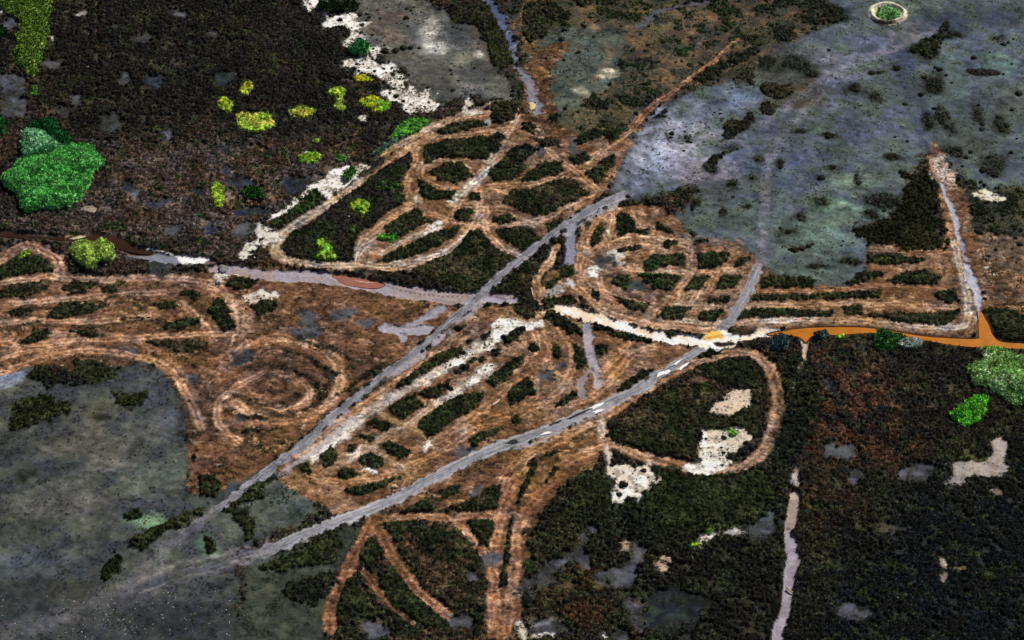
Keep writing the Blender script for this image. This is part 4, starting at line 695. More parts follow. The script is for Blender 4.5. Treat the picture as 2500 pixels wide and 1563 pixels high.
plant(A1("645,850 680,770 780,728 860,758 960,738 1040,785 1065,885 1000,920 900,930 860,990 780,970 700,910"), "round lime green bush beside the dark brown creek", 'bush', 'bush', lin(156, 184, 84), lin(172, 196, 96), lin(180, 204, 104), 3.2, rag=.5)
plant(A1("180,850 230,800 290,810 270,850 200,870"), "small lime tuft on top of the olive scrub mound", 'plant_patch', 'plants', lin(120, 150, 54), LIME, LIME, .8, rag=.3)
plant(D2("2030,330 2060,230 2230,225 2419,300 2900,330 2900,900 2419,725 2350,735 2130,605 2080,560 1960,545 1910,450 1865,380 1980,350"), "large white speckled green bush thicket on the right edge", 'bush', 'bush', lin(124, 176, 76), lin(196, 212, 176), lin(168, 202, 130), 2.6, rag=.8)
plant(D2("1735,820 1880,700 1980,640 2085,690 2000,880 1870,925"), "vivid lime green bush left below the white speckled thicket", 'bush', 'bush', lin(96, 176, 50), lin(120, 196, 70), lin(120, 200, 70), 1.8, rag=.8)
plant(D2("1055,60 1110,28 1300,85 1390,120 1290,160 1200,215 1040,200"), "dark green bush leaning over the orange channel", 'bush', 'bush', lin(40, 84, 34), lin(80, 130, 60), lin(60, 110, 50), 1.6)
plant(D2("1270,160 1340,130 1470,150 1400,205 1300,200"), "silvery grey bush beside the dark green one at the orange channel", 'bush', 'bush', lin(170, 180, 170), lin(80, 100, 80), lin(200, 206, 196), 1.2, rag=.9)
plant(D2("1990,185 2110,175 2240,188 2230,215 2050,215"), "low lime green strip on the bank of the orange channel", 'plant_patch', 'plants', lin(100, 160, 50), LIME, lin(120, 176, 60), .9)
plant(D2("695,80 760,62 765,112 700,115"), "small lime green tuft on the bank near the channel's side arm", 'plant_patch', 'plants', lin(90, 150, 44), LIME, lin(100, 160, 50), .9, rag=.3)
plant(D2("75,160 120,88 200,88 255,150 220,212 110,212"), "round slate green bush left of the orange side arm", 'bush', 'bush', lin(58, 84, 84), lin(80, 104, 100), lin(80, 108, 104), 1.7, rag=.4)
plant(D2("465,100 520,38 615,48 605,92 530,122"), "round slate green bush right of the orange side arm", 'bush', 'bush', lin(46, 68, 66), lin(60, 84, 80), lin(66, 90, 84), 1.6, rag=.3)
plant(C2("2160,930 2230,935 2265,990 2210,1025 2190,970"), "bright green cushion plants on the pale sand of the southern loop", 'plant_patch', 'plants', lin(100, 150, 50), lin(80, 130, 44), lin(110, 164, 56), .6, rag=.5)
plant(C3("1830,640 1890,600 1930,620 1880,660"), "bright green cushion at the lower tip of the narrow white salt streak", 'plant_patch', 'plants', lin(90, 140, 40), LIME, lin(110, 160, 50), .6, rag=.3)
plant(C3("1985,510 2030,480 2040,530 2000,550"), "bright green cushion at the upper end of the narrow white salt streak", 'plant_patch', 'plants', lin(80, 140, 40), LIME, lin(100, 160, 50), .6, rag=.3)
plant(C1("1420,960 1500,900 1545,940 1520,985 1440,985"), "fresh green plant corner below the dark scrub rectangle", 'plant_patch', 'plants', lin(44, 76, 34), lin(38, 62, 30), lin(50, 84, 38), .9)
plant(C1("1360,1025 1500,1010 1560,1040 1450,1060"), "fresh green rim on the scrub bowl of the eastern loops", 'plant_patch', 'plants', lin(48, 82, 32), lin(40, 64, 28), lin(56, 94, 36), .9)
# ring mound of pale sand with a green heart
rc = D0("1165,125")[0]; r_out = D0("1345,125")[0][0]-rc[0]; r_in = D0("1278,125")[0][0]-rc[0]
PATCH.append(('plant_patch', 'low round green plant bed enclosed by the pale sand ring', 'plants', None)); RINGPLANT = len(PATCH)
PATCH.append(('ring_mound', 'round cream coloured ring of banked sand at the top right', 'mound', None)); RING = len(PATCH)
sl = box(np.array([rc]), r_out+4); rr = np.hypot(WX[sl]-rc[0]+.0, WY[sl]-rc[1]); rr = rr*.6+np.hypot(GX[sl]-rc[0], GY[sl]-rc[1])*.4
mr = (1-sst(r_out-.5, r_out+.4, rr)); mi = 1-sst(r_in-.4, r_in+.4, rr)
paint(mr, sl, cls=SCRUB, pid=RING, col=lin(214, 204, 178), col2=lin(232, 220, 190), den=0, rg=.05, tus=.4)
Z[sl] += 1.1*np.exp(-((rr-(r_in+r_out)/2)/((r_out-r_in)*.33))**2)
paint(mi, sl, cls=SCRUB, pid=RINGPLANT, col=lin(72, 116, 58), col2=lin(110, 150, 96), den=1, ch=.7, leaf=lin(90, 140, 74), rg=.05, tus=1)
poly(D0("1030,180 1080,190 1200,200 1280,215 1180,225 1060,215"), col=lin(66, 62, 50), rag=.5, amt=.9, den=.5)

# ------------------------------------------------------------------ turn the raster into relief
# mown concentric swirl of the lower left reeds
sc_ = ground(640*1.0339, 905*1.0339); ex_ = ground(800*1.0339, 905*1.0339)[0]-sc_[0]; ey_ = ground(640*1.0339, 812*1.0339)[1]-sc_[1]
rs_ = np.hypot((GX-sc_[0])/ex_, (GY-sc_[1])/ey_) + (nF-.5)*.25
msw = (1-sst(1.0, 1.35, rs_))*(CL == TRACK)
C *= (1 - .12*msw + .42*msw*np.sin(rs_*19)*(.4+nB))[..., None]
def tune(cl, gain, sat, gb=1.0):
    m = CL == cl
    for A_ in (C, LEAF):
        g = A_[m].mean(-1, keepdims=True); A_[m] = (g + (A_[m]-g)*sat)*gain
m0 = lin(104, 108, 112); mm_ = CL == MUD
lum_ = C[mm_].mean(-1, keepdims=True); hue_ = C[mm_]/lum_
C[mm_] = (m0.mean()*(lum_/m0.mean())**1.55)*(1+(hue_-1)*.95)
tune(TRACK, .78, .95); tune(MUD, .80, 1.0); tune(ROAD, .95, .9); tune(GROUND, .43, 1.0); tune(BED, .92, .9); tune(SALT, 1.14, .9)
g_ = LEAF[CL == SCRUB]; 
nG = fbm(GX, GY, 5.0, 3, 4); nH = fbm(GX, GY, 16.0, 10, 4); nI = fbm(GX*.8+GY*.3, GY, 1.7, 11, 3)
# mottling of the crushed reeds: darker olive regrowth and paler dry spots
sa_ = (CL == SALT)*(DEN > .01)*(PID == 0); sp_k = sst(.50, .60, .45*nA+.35*nE+.2*nI)*sa_
C = C*(1-(.72*sp_k)[..., None]) + lin(128, 112, 96)*(.72*sp_k)[..., None]
DEN = np.where((sa_ > 0) & (DEN < .3), DEN+.10, DEN)
op_ = sst(.545, .60, .5*nE+.3*nI+.2*nG)*(CL == GROUND)*(PID == 0)*(DEN > .8)
DEN = np.where(op_ > .5, .42, DEN); C = C*(1+.9*op_[..., None])+.012*op_[..., None]
# thickets gathering on the loosely grown ground and on the upper flats
th_ = (DEN < .7)*(DEN > .3)*(CL == GROUND)*(PID == 0)*(sst(.54, .58, .45*fbm(GX, GY, 7.0, 2, 4)+.55*nI) > .5)
DEN = np.where(th_ > 0, .9, DEN); CH = np.where(th_ > 0, .6, CH); TUS = np.where(th_ > 0, 1, TUS)
C = np.where((th_ > 0)[..., None], DKGREEN*.8, C); LEAF = np.where((th_ > 0)[..., None], DKGREEN*.8, LEAF)
gm_ = (CL == MUD)*sst(.50, .62, .5*fbm(GX*.8+GY*.5, GY*1.3, 9.0, 5, 4)+.5*nE)
C = C*(1-(.42*gm_)[..., None]) + lin(58, 68, 60)*(.42*gm_)[..., None]
rg_ = sst(.50, .66, .55*nG+.45*nH); t_ = (CL == TRACK)
C = C*(1-(.55*rg_*t_)[..., None]) + lin(74, 62, 42)*(.55*rg_*t_)[..., None]
pl_ = sst(.55, .70, .6*nI+.4*nB)*t_
C = C*(1-(.38*pl_)[..., None]) + lin(186, 150, 120)*(.38*pl_)[..., None]
# loosely grown ground: brown, grey and orange litter in turns
C0_ = C.copy(); lo_ = (op_ < .1)*(DEN <= .7)*(DEN > .25)*(CL == GROUND)
C = C*(1-(.6*lo_*sst(.45, .62, nI*.6+nG*.4))[..., None]) + lin(108, 86, 66)*(.6*lo_*sst(.45, .62, nI*.6+nG*.4))[..., None]
C = C*(1-(.5*lo_*sst(.50, .66, nH))[..., None]) + lin(70, 74, 58)*(.5*lo_*sst(.50, .66, nH))[..., None]
w_ = (nG-.5)*1.1+(nH-.5)*1.0
nat = np.isin(CL, (GROUND, MUD, TRACK))*(TUS > .3)
ws_ = np.where(CL == MUD, .28, .5)*w_
C = C*(1 + nat[..., None]*np.stack([ws_*.9, ws_*.35, -ws_*.7], -1))
C *= (1+nat*((nI-.5)*.8+(nC-.5)*.9+(nG-.5)*.7))[..., None]
isb = (PID > 0)
S1 = 1.0
f1, bi, bj, jt, hs = worley(GX+(nI-.5)*.6, GY+(nE-.5)*.6, S1, 21)
ci, cj = bi & 511, bj & 511
cx = (bi + jt[0][ci, cj])*S1; cy = (bj + jt[1][ci, cj])*S1
ii = np.clip(((cx-X0)/DX).astype(int), 0, W_-1); jj = np.clip(((cy-Y0)/DY).astype(int), 0, H_-1)
thick = DEN > .7
pres = (hs[0][ci, cj] < DEN[jj, ii]) & thick[jj, ii]
soft_cell = (PID[jj, ii] == PID)
size = .55+.45*hs[1][ci, cj]
bump = np.sqrt(np.clip(1-(f1/(.78*size+.12))**2, 0, 1))*size
canopy = np.where(pres & soft_cell & thick, bump, 0)*CH*TUS
# thin growth: small tufts gathered in clusters
S2 = .62
g1, ai, aj, jt2, hs2 = worley(GX, GY, S2, 22)
di, dj = ai & 511, aj & 511
clus = sst(.47, .66, .5*nF+.5*nB)
pres2 = (hs2[0][di, dj]**1.2 < DEN*2.6*clus+.004) & (DEN <= .7) & (DEN > .012)
sz2 = .35+.65*hs2[1][di, dj]**1.5
tuft = np.where(pres2, np.sqrt(np.clip(1-(g1/(.75*sz2))**2, 0, 1))*sz2, 0)
m_ = isb & (CL == SCRUB) & (CH < 1.2) & (LEAF.mean(-1) < .06); k_ = (.72+1.3*(nG[m_]-.35))[:, None]; C[m_] *= k_; LEAF[m_] *= k_
plush_id = np.array([False]+[p_[0] in ('reed_bed', 'bush', 'reed_stand') for p_ in PATCH]); plush = plush_id[PID]
canopy = np.where(plush & thick, CH*(.62+.38*bump)+(nI-.5)*.6, canopy) + tuft*.28
dense = sst(.72, .93, DEN)
cellv = hs[2][ci, cj]
h = Z + (nA-.5)*RG*2 + (nS-.5)*RG*2 + (nW-.5)*RG*1.1 + canopy*(0.85+.5*(nB-.5)) + dense*CH*.25
h += dense*((nA-.5)*.3+(nW-.5)*.1)
dk = LEAF*.18+.4*DKGREEN
C = np.where((tuft > .12)[..., None], dk*(.6+.7*hs2[2][di, dj])[..., None], C)
var = np.where(dense > .3, .42+1.25*cellv**1.6, 1.0); var = np.where(plush, .85+.3*cellv, var)
# tiny film of growth and crumbs on the mud
film = 1.3*sst(.46, .70, .55*nA+.45*nW)*sst(.38, .60, nE*.5+nF*.5)
mudm = (CL == MUD)*(TUS < .8)
C = C*(1-(.5*film*mudm)[..., None]) + lin(44, 48, 38)*(.5*film*mudm)[..., None]
grain = np.where(dense > .3, .62+.9*(nA-.5)+.6*nW, np.where(CL == TRACK, .60+1.1*(nS-.5)+1.2*(nA-.5)+.68*nW, .84+.5*(nA-.5)+.25*nW))
grain = np.where(CL == MUD, .58+.75*(nA-.5)+.7*(nE-.5)+.62*nW+.5*(nI-.5), grain)
C = C*(var*np.maximum(grain, .12))[..., None]
# twigs and bare crumbs showing between clumps
grain = np.where(plush, .8+.4*(nA-.5)+.25*nW, grain)
gapc = (dense > .3) & (canopy < .05) & (cellv < .3) & ~isb
C = np.where(gapc[..., None], C*.6+LEAF*.9, C)
fleck = (dense > .3) & (nW > .93) & ~isb
C = np.where(fleck[..., None], C*2.2+.02, C)
C = np.clip(C, 0.003, .86)

# ------------------------------------------------------------------ materials
def mat(name, kind):
    m = bpy.data.materials.new(name); m.use_nodes = True; nt = m.node_tree; n = nt.nodes; l = nt.links
    b = n["Principled BSDF"]
    at = n.new("ShaderNodeAttribute"); at.attribute_name = "col"
    geo = n.new("ShaderNodeNewGeometry")
    def noise(sc, det, rough=.6, vec=None):
        t = n.new("ShaderNodeTexNoise"); t.inputs["Scale"].default_value = sc; t.inputs["Detail"].default_value = det; t.inputs["Roughness"].default_value = rough
        l.new(vec or geo.outputs["Position"], t.inputs["Vector"]); return t
    def ramp(src, a, b_, lo, hi):
        r = n.new("ShaderNodeMapRange"); r.inputs[1].default_value = a; r.inputs[2].default_value = b_; r.inputs[3].default_value = lo; r.inputs[4].default_value = hi
        l.new(src, r.inputs[0]); return r
    def mul(c, f):
        v = n.new("ShaderNodeVectorMath"); v.operation = 'SCALE'; l.new(c, v.inputs[0]); l.new(f, v.inputs["Scale"]); return v.outputs[0]
    par = {'scrub': (3.2, 4, .38, .62, .45, 1.7, .9), 'straw': (3.6, 4, .36, .64, .6, 1.4, .95), 'mud': (5, 5, .3, .7, .7, 1.3, .8), 'salt': (4, 5, .3, .7, .8, 1.15, .8), 'road': (5, 5, .3, .7, .8, 1.2, .6), 'leaf': (2.0, 2, .3, .7, .75, 1.3, .7)}[kind]
    vec = geo.outputs["Position"]
    if kind == 'straw':
        mp = n.new("ShaderNodeMapping"); mp.inputs["Scale"].default_value = (.45, 1.3, 1); mp.inputs["Rotation"].default_value = (0, 0, .25); l.new(vec, mp.inputs[0]); vec = mp.outputs[0]
    t = noise(par[0], par[1], .65, vec); r = ramp(t.outputs[0], par[2], par[3], par[4], par[5])
    c = mul(at.outputs["Color"], r.outputs[0])
    if kind in ('scrub', 'straw'):
        t2 = noise(.9, 3, .6); r2 = ramp(t2.outputs[0], .3, .7, .8, 1.25); c = mul(c, r2.outputs[0])
    l.new(c, b.inputs["Base Color"]); b.inputs["Roughness"].default_value = par[6]
    b.inputs["Specular IOR Level"].default_value = .1 if kind in ('mud', 'road') else .05
    bp = n.new("ShaderNodeBump"); bp.inputs["Strength"].default_value = .5 if kind in ('scrub', 'straw') else .3; bp.inputs["Distance"].default_value = .12 if kind in ('scrub', 'straw') else .03
    if kind != 'leaf': l.new(t.outputs[0], bp.inputs["Height"]); l.new(bp.outputs[0], b.inputs["Normal"])
    return m
M = {k: mat(k+'_material', k) for k in ('scrub', 'straw', 'mud', 'salt', 'road', 'leaf')}
def water_mat(name, c, c2, rough=.12):
    m = bpy.data.materials.new(name); m.use_nodes = True; nt = m.node_tree; n = nt.nodes; l = nt.links; b = n["Principled BSDF"]
    geo = n.new("ShaderNodeNewGeometry"); t = n.new("ShaderNodeTexNoise"); t.inputs["Scale"].default_value = .25; t.inputs["Detail"].default_value = 4; l.new(geo.outputs["Position"], t.inputs["Vector"])
    mx = n.new("ShaderNodeMix"); mx.data_type = 'RGBA'; l.new(t.outputs[0], mx.inputs[0]); mx.inputs[6].default_value = (*c, 1); mx.inputs[7].default_value = (*c2, 1)
    b.inputs["Specular IOR Level"].default_value = .25; l.new(mx.outputs[2], b.inputs["Base Color"]); b.inputs["Roughness"].default_value = rough; b.inputs["IOR"].default_value = 1.33
    t2 = n.new("ShaderNodeTexNoise"); t2.inputs["Scale"].default_value = 2.5; t2.inputs["Detail"].default_value = 3; l.new(geo.outputs["Position"], t2.inputs["Vector"])
    bp = n.new("ShaderNodeBump"); bp.inputs["Strength"].default_value = .15; bp.inputs["Distance"].default_value = .05; l.new(t2.outputs[0], bp.inputs["Height"]); l.new(bp.outputs[0], b.inputs["Normal"])
    return m

# ------------------------------------------------------------------ mesh building
def mesh_obj(name, v, faces, size, col, material, mats=None, midx=None):
    """faces: flat vertex index array, size 3 or 4 or array of loop totals"""
    me = bpy.data.meshes.new(name)
    tot = np.full(len(faces)//size, size, np.int32) if np.isscalar(size) else np.asarray(size, np.int32)
    me.vertices.add(len(v)); me.vertices.foreach_set("co", np.ascontiguousarray(v, np.float32).ravel())
    me.loops.add(len(faces)); me.loops.foreach_set("vertex_index", np.ascontiguousarray(faces, np.int32).ravel())
    st = np.concatenate([[0], np.cumsum(tot)[:-1]]).astype(np.int32)
    me.polygons.add(len(tot)); me.polygons.foreach_set("loop_start", st)
    for mm in (mats or [material]): me.materials.append(mm)
    if midx is not None: me.polygons.foreach_set("material_index", np.asarray(midx, np.int32))
    me.update(calc_edges=True)
    if col is not None:
        a = me.attributes.new("col", 'FLOAT_COLOR', 'POINT'); c4 = np.ones((len(v), 4), np.float32); c4[:, :3] = col; a.data.foreach_set("color", c4.ravel())
    o = bpy.data.objects.new(name, me); COL.objects.link(o); return o
def tag(o, label=None, cat=None, group=None, kind=None):
    if label: o['label'] = label
    if cat: o['category'] = cat
    if group: o['group'] = group
    if kind: o['kind'] = kind
    return o
VV = np.stack([GX, GY, h], -1).reshape(-1, 3); CC = C.reshape(-1, 3)
idx = np.arange(H_*W_).reshape(H_, W_)
Q = np.stack([idx[:-1, :-1], idx[:-1, 1:], idx[1:, 1:], idx[1:, :-1]], -1).reshape(-1, 4)
fcl = CL[:-1, :-1].reshape(-1); fpid = PID[:-1, :-1].reshape(-1)
fden = DEN[:-1, :-1].reshape(-1)
def sub(sel):
    q = Q[sel]; u, inv = np.unique(q, return_inverse=True)
    return VV[u], inv.reshape(-1, 4), CC[u]

# leaf clumps: small twig and leaf faces standing on every plant
def leaves(px, py, pz, rad, ht, col, n, size, seed, soft=False):
    r = np.random.default_rng(seed); N = len(px)*n
    if N == 0: return np.zeros((0, 3)), np.zeros((0, 3))
    i = np.repeat(np.arange(len(px)), n)
    a = r.random(N)*6.283; q = np.sqrt(r.random(N)); R = rad[i]*q
    c = np.stack([px[i]+np.cos(a)*R, py[i]+np.sin(a)*R, pz[i]+ht[i]*((.8+.25*r.random(N)) if soft else np.sqrt(np.clip(1-q*q*.8, 0, 1))*(.35+.8*r.random(N)))], -1)
    d1 = r.normal(size=(N, 3)); d1[:, 2] += .5; d1 /= np.linalg.norm(d1, axis=1)[:, None]
    d2 = r.normal(size=(N, 3)); d2 -= d1*(d1*d2).sum(1)[:, None]; d2 /= np.linalg.norm(d2, axis=1)[:, None]
    s = size*(.6+.8*r.random(N))
    v = np.stack([c - d2*s[:, None]*.32, c + d2*s[:, None]*.32, c + d1*s[:, None]], 1).reshape(-1, 3)
    t = col[i]*((.8+.5*r.random(N)) if soft else (.5+1.5*r.random(N)**2))[:, None]
    return v, np.repeat(np.clip(t, .003, .85), 3, axis=0)

# all the plant positions of the marsh, from the same cells that shape the relief
gi0, gi1 = int(X0/S1)-1, int(X1/S1)+1; gj0, gj1 = int(Y0/S1)-1, int(Y1/S1)+1
I, J = np.meshgrid(np.arange(gi0, gi1), np.arange(gj0, gj1)); I = I.ravel(); J = J.ravel(); a_, b_ = I & 511, J & 511
PX = (I+jt[0][a_, b_])*S1; PY = (J+jt[1][a_, b_])*S1
ok = (PX > X0+1) & (PX < X1-1) & (PY > Y0+1) & (PY < Y1-1); PX, PY, a_, b_ = PX[ok], PY[ok], a_[ok], b_[ok]
ii = ((PX-X0)/DX).astype(int); jj = ((PY-Y0)/DY).astype(int)
keep = (hs[0][a_, b_] < DEN[jj, ii]) & (DEN[jj, ii] > .7)
PX, PY, a_, b_, ii, jj = PX[keep], PY[keep], a_[keep], b_[keep], ii[keep], jj[keep]
PP = PID[jj, ii]; PCH = CH[jj, ii]*TUS[jj, ii]; PZ = Z[jj, ii]; PS = .55+.45*hs[1][a_, b_]; PC = LEAF[jj, ii]*(.45+1.0*hs[2][a_, b_]**1.4)[:, None]; PD = DEN[jj, ii]

def build(name, sel, psel, material, n=7, size=.5, seed=1, soft=False):
    v, f, c = sub(sel) if sel.any() else (np.zeros((0, 3)), np.zeros((0, 4), int), np.zeros((0, 3)))
    ht = PCH[psel]*(1 if soft else PS[psel])
    lv, lc = leaves(PX[psel], PY[psel], PZ[psel]+.15*PCH[psel], .6*PS[psel]+.08, ht+.1, PC[psel], n, size, seed, soft)
    faces = np.concatenate([f.ravel(), len(v)+np.arange(len(lv))]); tot = np.concatenate([np.full(len(f), 4), np.full(len(lv)//3, 3)])
    mi = np.concatenate([np.zeros(len(f), int), np.ones(len(lv)//3, int)])
    if len(tot) == 0: return None
    return mesh_obj(name, np.concatenate([v, lv]), faces, tot, np.concatenate([c, lc]), None, mats=[material, M['leaf']], midx=mi)

vis = np.zeros(len(PATCH)+1, int)
for k_ in range(1, len(PATCH)+1):
    name, label, cat, group = PATCH[k_-1]
    s = fpid == k_
    if s.sum() < 6: print("EMPTY", label); continue
    big = name in ('reed_bed', 'bush', 'reed_stand')
    o = build(name, s, PP == k_, M['salt'] if name == 'ring_mound' else M['scrub'], n=34 if big else 22, size=.5 if big else .34, seed=k_, soft=big)
    tag(o, label, cat, group)
nop = fpid == 0
o = build('marsh_scrub', nop & ((fcl == GROUND) | (fcl == SCRUB)), PP == 0, M['scrub'], n=10, size=.36, seed=900)
tag(o, 'low brown and black salt marsh scrub covering the ground', 'scrub', kind='stuff')
for nm, cl, mk in (('mudflat', MUD, 'mud'), ('track', TRACK, 'straw'), ('salt_flat', SALT, 'salt'), ('creek_bed', BED, 'mud')):
    v, f, c = sub(nop & (fcl == cl)); o = mesh_obj(nm, v, f.ravel(), 4, c, M[mk]); tag(o, kind='structure')
# the two roads part where the right one lies
fcx = (GX[:-1, :-1]).reshape(-1); fcy = (GY[:-1, :-1]).reshape(-1)
dl = V("1800,610 1680,805 1400,968 1100,1090 700,1272 500,1350"); dlp, _, _ = sdf_line(smooth(dl), np.full(len(smooth(dl)), 9.), fcx, fcy)
s = nop & (fcl == ROAD)
for sel in (s & (dlp < 0), s & (dlp >= 0)):
    v, f, c = sub(sel); o = mesh_obj('road', v, f.ravel(), 4, c, M['road']); tag(o, kind='structure')

# wider country beyond the detailed sheet
wide = []
for (ax, ay, bx, by) in ((-4000, -3000, 4000, Y0+.3), (-4000, Y1-.3, 4000, 5000), (-4000, Y0+.3, X0+.3, Y1-.3), (X1-.3, Y0+.3, 4000, Y1-.3)):
    wide.append([(ax, ay, -.35), (bx, ay, -.35), (bx, by, -.35), (ax, by, -.35)])
v = np.array(wide).reshape(-1, 3); o = mesh_obj('ground', v, np.arange(16), 4, np.tile(BROWN*.6, (16, 1)), M['scrub']); tag(o, kind='structure')

# ------------------------------------------------------------------ water
def sheet(name, p, z, material, label=None):
    p = smooth(p, True, 4); me = bpy.data.meshes.new(name)
    import bmesh
    bm = bmesh.new(); vs = [bm.verts.new((a, b, z)) for a, b in p]; bm.faces.new(vs); bmesh.ops.triangulate(bm, faces=bm.faces[:]); bmesh.ops.recalc_face_normals(bm, faces=bm.faces[:])
    for f in bm.faces:
        if f.normal.z < 0: f.normal_flip()
    bm.to_mesh(me); bm.free(); me.materials.append(material); o = bpy.data.objects.new(name, me); COL.objects.link(o); tag(o, kind='structure'); return o
def grow(p, g):
    c = p.mean(0); return p
sheet('water', ORANGE_P[0], -.30, water_mat('orange_water', lin(138, 76, 3), lin(204, 124, 10), .35))
sheet('water', WCREEK_P[0], -.30, water_mat('brown_water', lin(40, 22, 16), lin(62, 44, 30)))
sheet('water', RED_P[0], -.32, water_mat('red_water', lin(140, 84, 66), lin(160, 108, 92), .3))

sheet('foam', B1("1000,1066 1040,1072 1080,1076 1110,1084 1150,1080 1190,1092 1150,1092 1120,1094 1090,1088 1060,1086 1030,1078"), -.31, water_mat('foam_material', lin(200, 170, 156), lin(170, 124, 106), .6))
# ------------------------------------------------------------------ lone shrubs, each a thing
def zat(x, y):
    i = min(max(int((x-X0)/DX), 0), W_-1); j = min(max(int((y-Y0)/DY), 0), H_-1); return float(Z[j, i])
def shrub_mesh(seed):
    r = np.random.default_rng(seed); nb = 5
    # lumpy dome core
    vs = []; fs = []; nr, ns = 6, 12
    for a in range(nr+1):
        ph = a/nr*math.pi/2
        for b in range(ns):
            th = b/ns*2*math.pi; rr = .78*(1+.22*math.sin(3*th+seed)+.12*math.sin(5*th+2*seed))*(1+.1*r.random())
            vs.append((math.cos(ph)*math.cos(th)*rr, math.cos(ph)*math.sin(th)*rr, math.sin(ph)*.62*(1+.15*r.random())))
    for a in range(nr):
        for b in range(ns): fs += [a*ns+b, a*ns+(b+1) % ns, (a+1)*ns+(b+1) % ns, (a+1)*ns+b]
    v = np.array(vs); c = np.tile(lin(34, 36, 24), (len(v), 1))*(.7+.6*r.random(len(v)))[:, None]
    lv, lc = leaves(np.zeros(1), np.zeros(1), np.full(1, .05), np.full(1, .92), np.full(1, .66), lin(44, 48, 30)[None], 150, .22, seed+50)
    o = mesh_obj('shrub', np.concatenate([v, lv]), np.concatenate([np.array(fs), len(v)+np.arange(len(lv))]), np.concatenate([np.full(len(fs)//4, 4), np.full(len(lv)//3, 3)]), np.concatenate([c, lc]), M['leaf'])
    return o
protos = [shrub_mesh(3+i) for i in range(6)]; used = [False]*6; cnt = 0
def nth(i):
    return '%d%s' % (i, 'th' if 10 <= i % 100 <= 20 else {1: 'st', 2: 'nd', 3: 'rd'}.get(i % 10, 'th'))
def shrubs(tile, txt, label, group):
    global cnt
    items = sorted(txt.split(), key=lambda s: float(s.split(',')[0])); n_ = len(items); rads = sorted(float(s.split(',')[2]) for s in items)
    for q_, s in enumerate(items):
        x, y, r = [float(q) for q in s.split(',')]
        p = tile("%f,%f" % (x, y))[0]; rad = np.linalg.norm(tile("%f,%f" % (x+r, y))[0]-p)*1.05
        k_ = cnt % 6; cnt += 1
        if not used[k_]: o = protos[k_]; used[k_] = True
        else: o = protos[k_].copy(); COL.objects.link(o)
        o.location = (p[0], p[1], zat(*p)-.05); o.scale = (rad, rad*random.uniform(.8, 1.2), rad*random.uniform(.7, .95)); o.rotation_euler = (0, 0, random.uniform(0, 6.28))
        sz = 'small' if r <= rads[n_//3] else 'large' if r >= rads[(2*n_)//3] else 'medium'
        pos = 'leftmost' if q_ == 0 else 'rightmost' if q_ == n_-1 else nth(q_+1)+' from left' if q_ < n_/2 else nth(n_-q_)+' from right'
        tag(o, '%s %s, %s' % (sz, label, pos), 'shrub', group)
shrubs(B0, "595,40,15 695,38,30 800,20,40 790,145,30 870,185,30 725,185,25 1055,130,30 1115,125,20 1140,155,20 1115,185,22 1075,225,28 1065,300,22 1170,320,18 1050,365,30 1280,470,45 1385,465,40 1455,440,40 1520,440,30 1600,440,18 1545,490,15 1280,415,15 1175,450,18 1150,520,14 1170,545,18 1275,632,16 1345,632,16 1190,657,18 1295,668,12 1440,630,25 1420,665,25 1470,665,25 1500,690,18 1360,690,28 1025,595,20 1045,657,18 1680,805,24 1390,890,30 1455,935,22 1530,850,12 1440,785,12 1370,820,20 1690,940,18 1520,965,12 1580,1000,14 1700,890,12 1340,770,14 1410,730,12 1330,860,16 1600,890,12 1650,980,12 1480,1010,14", "black shrub of the speckled white salt strip", "black shrubs along the white salt strip")
shrubs(B0, "1485,75,22 1525,95,15 1550,65,10 1480,165,30 1495,238,16 1437,213,12 1392,208,10 1655,292,10 1468,345,9 1690,258,9 1750,468,12 1758,80,12 1737,52,10 1120,70,10 1215,90,12 1240,165,18 1180,270,12 1890,640,18 1900,680,16 2110,620,18 2200,730,10 1965,740,16 1910,830,20 1990,265,14 1950,255,14 1915,245,14 2150,400,12 2235,400,12", "black shrub dotted on the upper olive grey flat", "shrubs on the upper olive grey flat")
shrubs(D0, "620,460,20 410,585,25 1075,870,18 1320,960,25 860,990,12 890,955,10 910,970,10 845,825,20 1010,670,35 1250,630,35 1415,475,30 1955,530,30 1910,635,18 1960,645,18 2010,660,18 2045,640,18 2110,655,22 2180,670,25 2230,680,18 2105,480,14 2140,522,10 2305,585,15 2235,410,25 2275,390,20 2210,405,15 2320,360,15 2370,860,40 2310,1010,25 1590,1000,25 1640,1060,30 1660,1130,28 1510,1090,30 1545,1150,30 1705,1060,20 1730,1080,20 2000,965,18 1985,1035,22 2020,1040,18 2260,1160,35 2215,1200,30 2180,1080,25 2035,1140,30 2030,1190,30 1805,1380,45 1925,1400,25 1885,1450,25 2110,1450,35 2300,1400,25 2355,1275,14 1735,1245,12 1500,710,30 1540,770,22 1640,640,35 1700,690,20 1470,870,30 610,1260,30 650,1265,18 1345,1300,18 1230,1260,16 2150,350,20 2220,325,14 1750,760,18 1600,620,20 350,1200,18 170,1480,20", "black shrub on the upper right blue grey mudflat", "black shrubs on the upper right mudflat")
shrubs(D1, "175,30,25 660,30,35 545,130,35 875,100,20 890,170,25 560,340,42 375,490,30 245,625,30 170,590,20 750,710,16 735,750,14 425,275,10 810,890,24 980,440,30 1050,460,22 1130,430,24 1190,400,16 1190,280,12 300,790,40 370,775,36 430,755,28 470,735,18 255,785,20", "shrub on greenish mud left of the black thicket", "shrubs on the greenish mud")
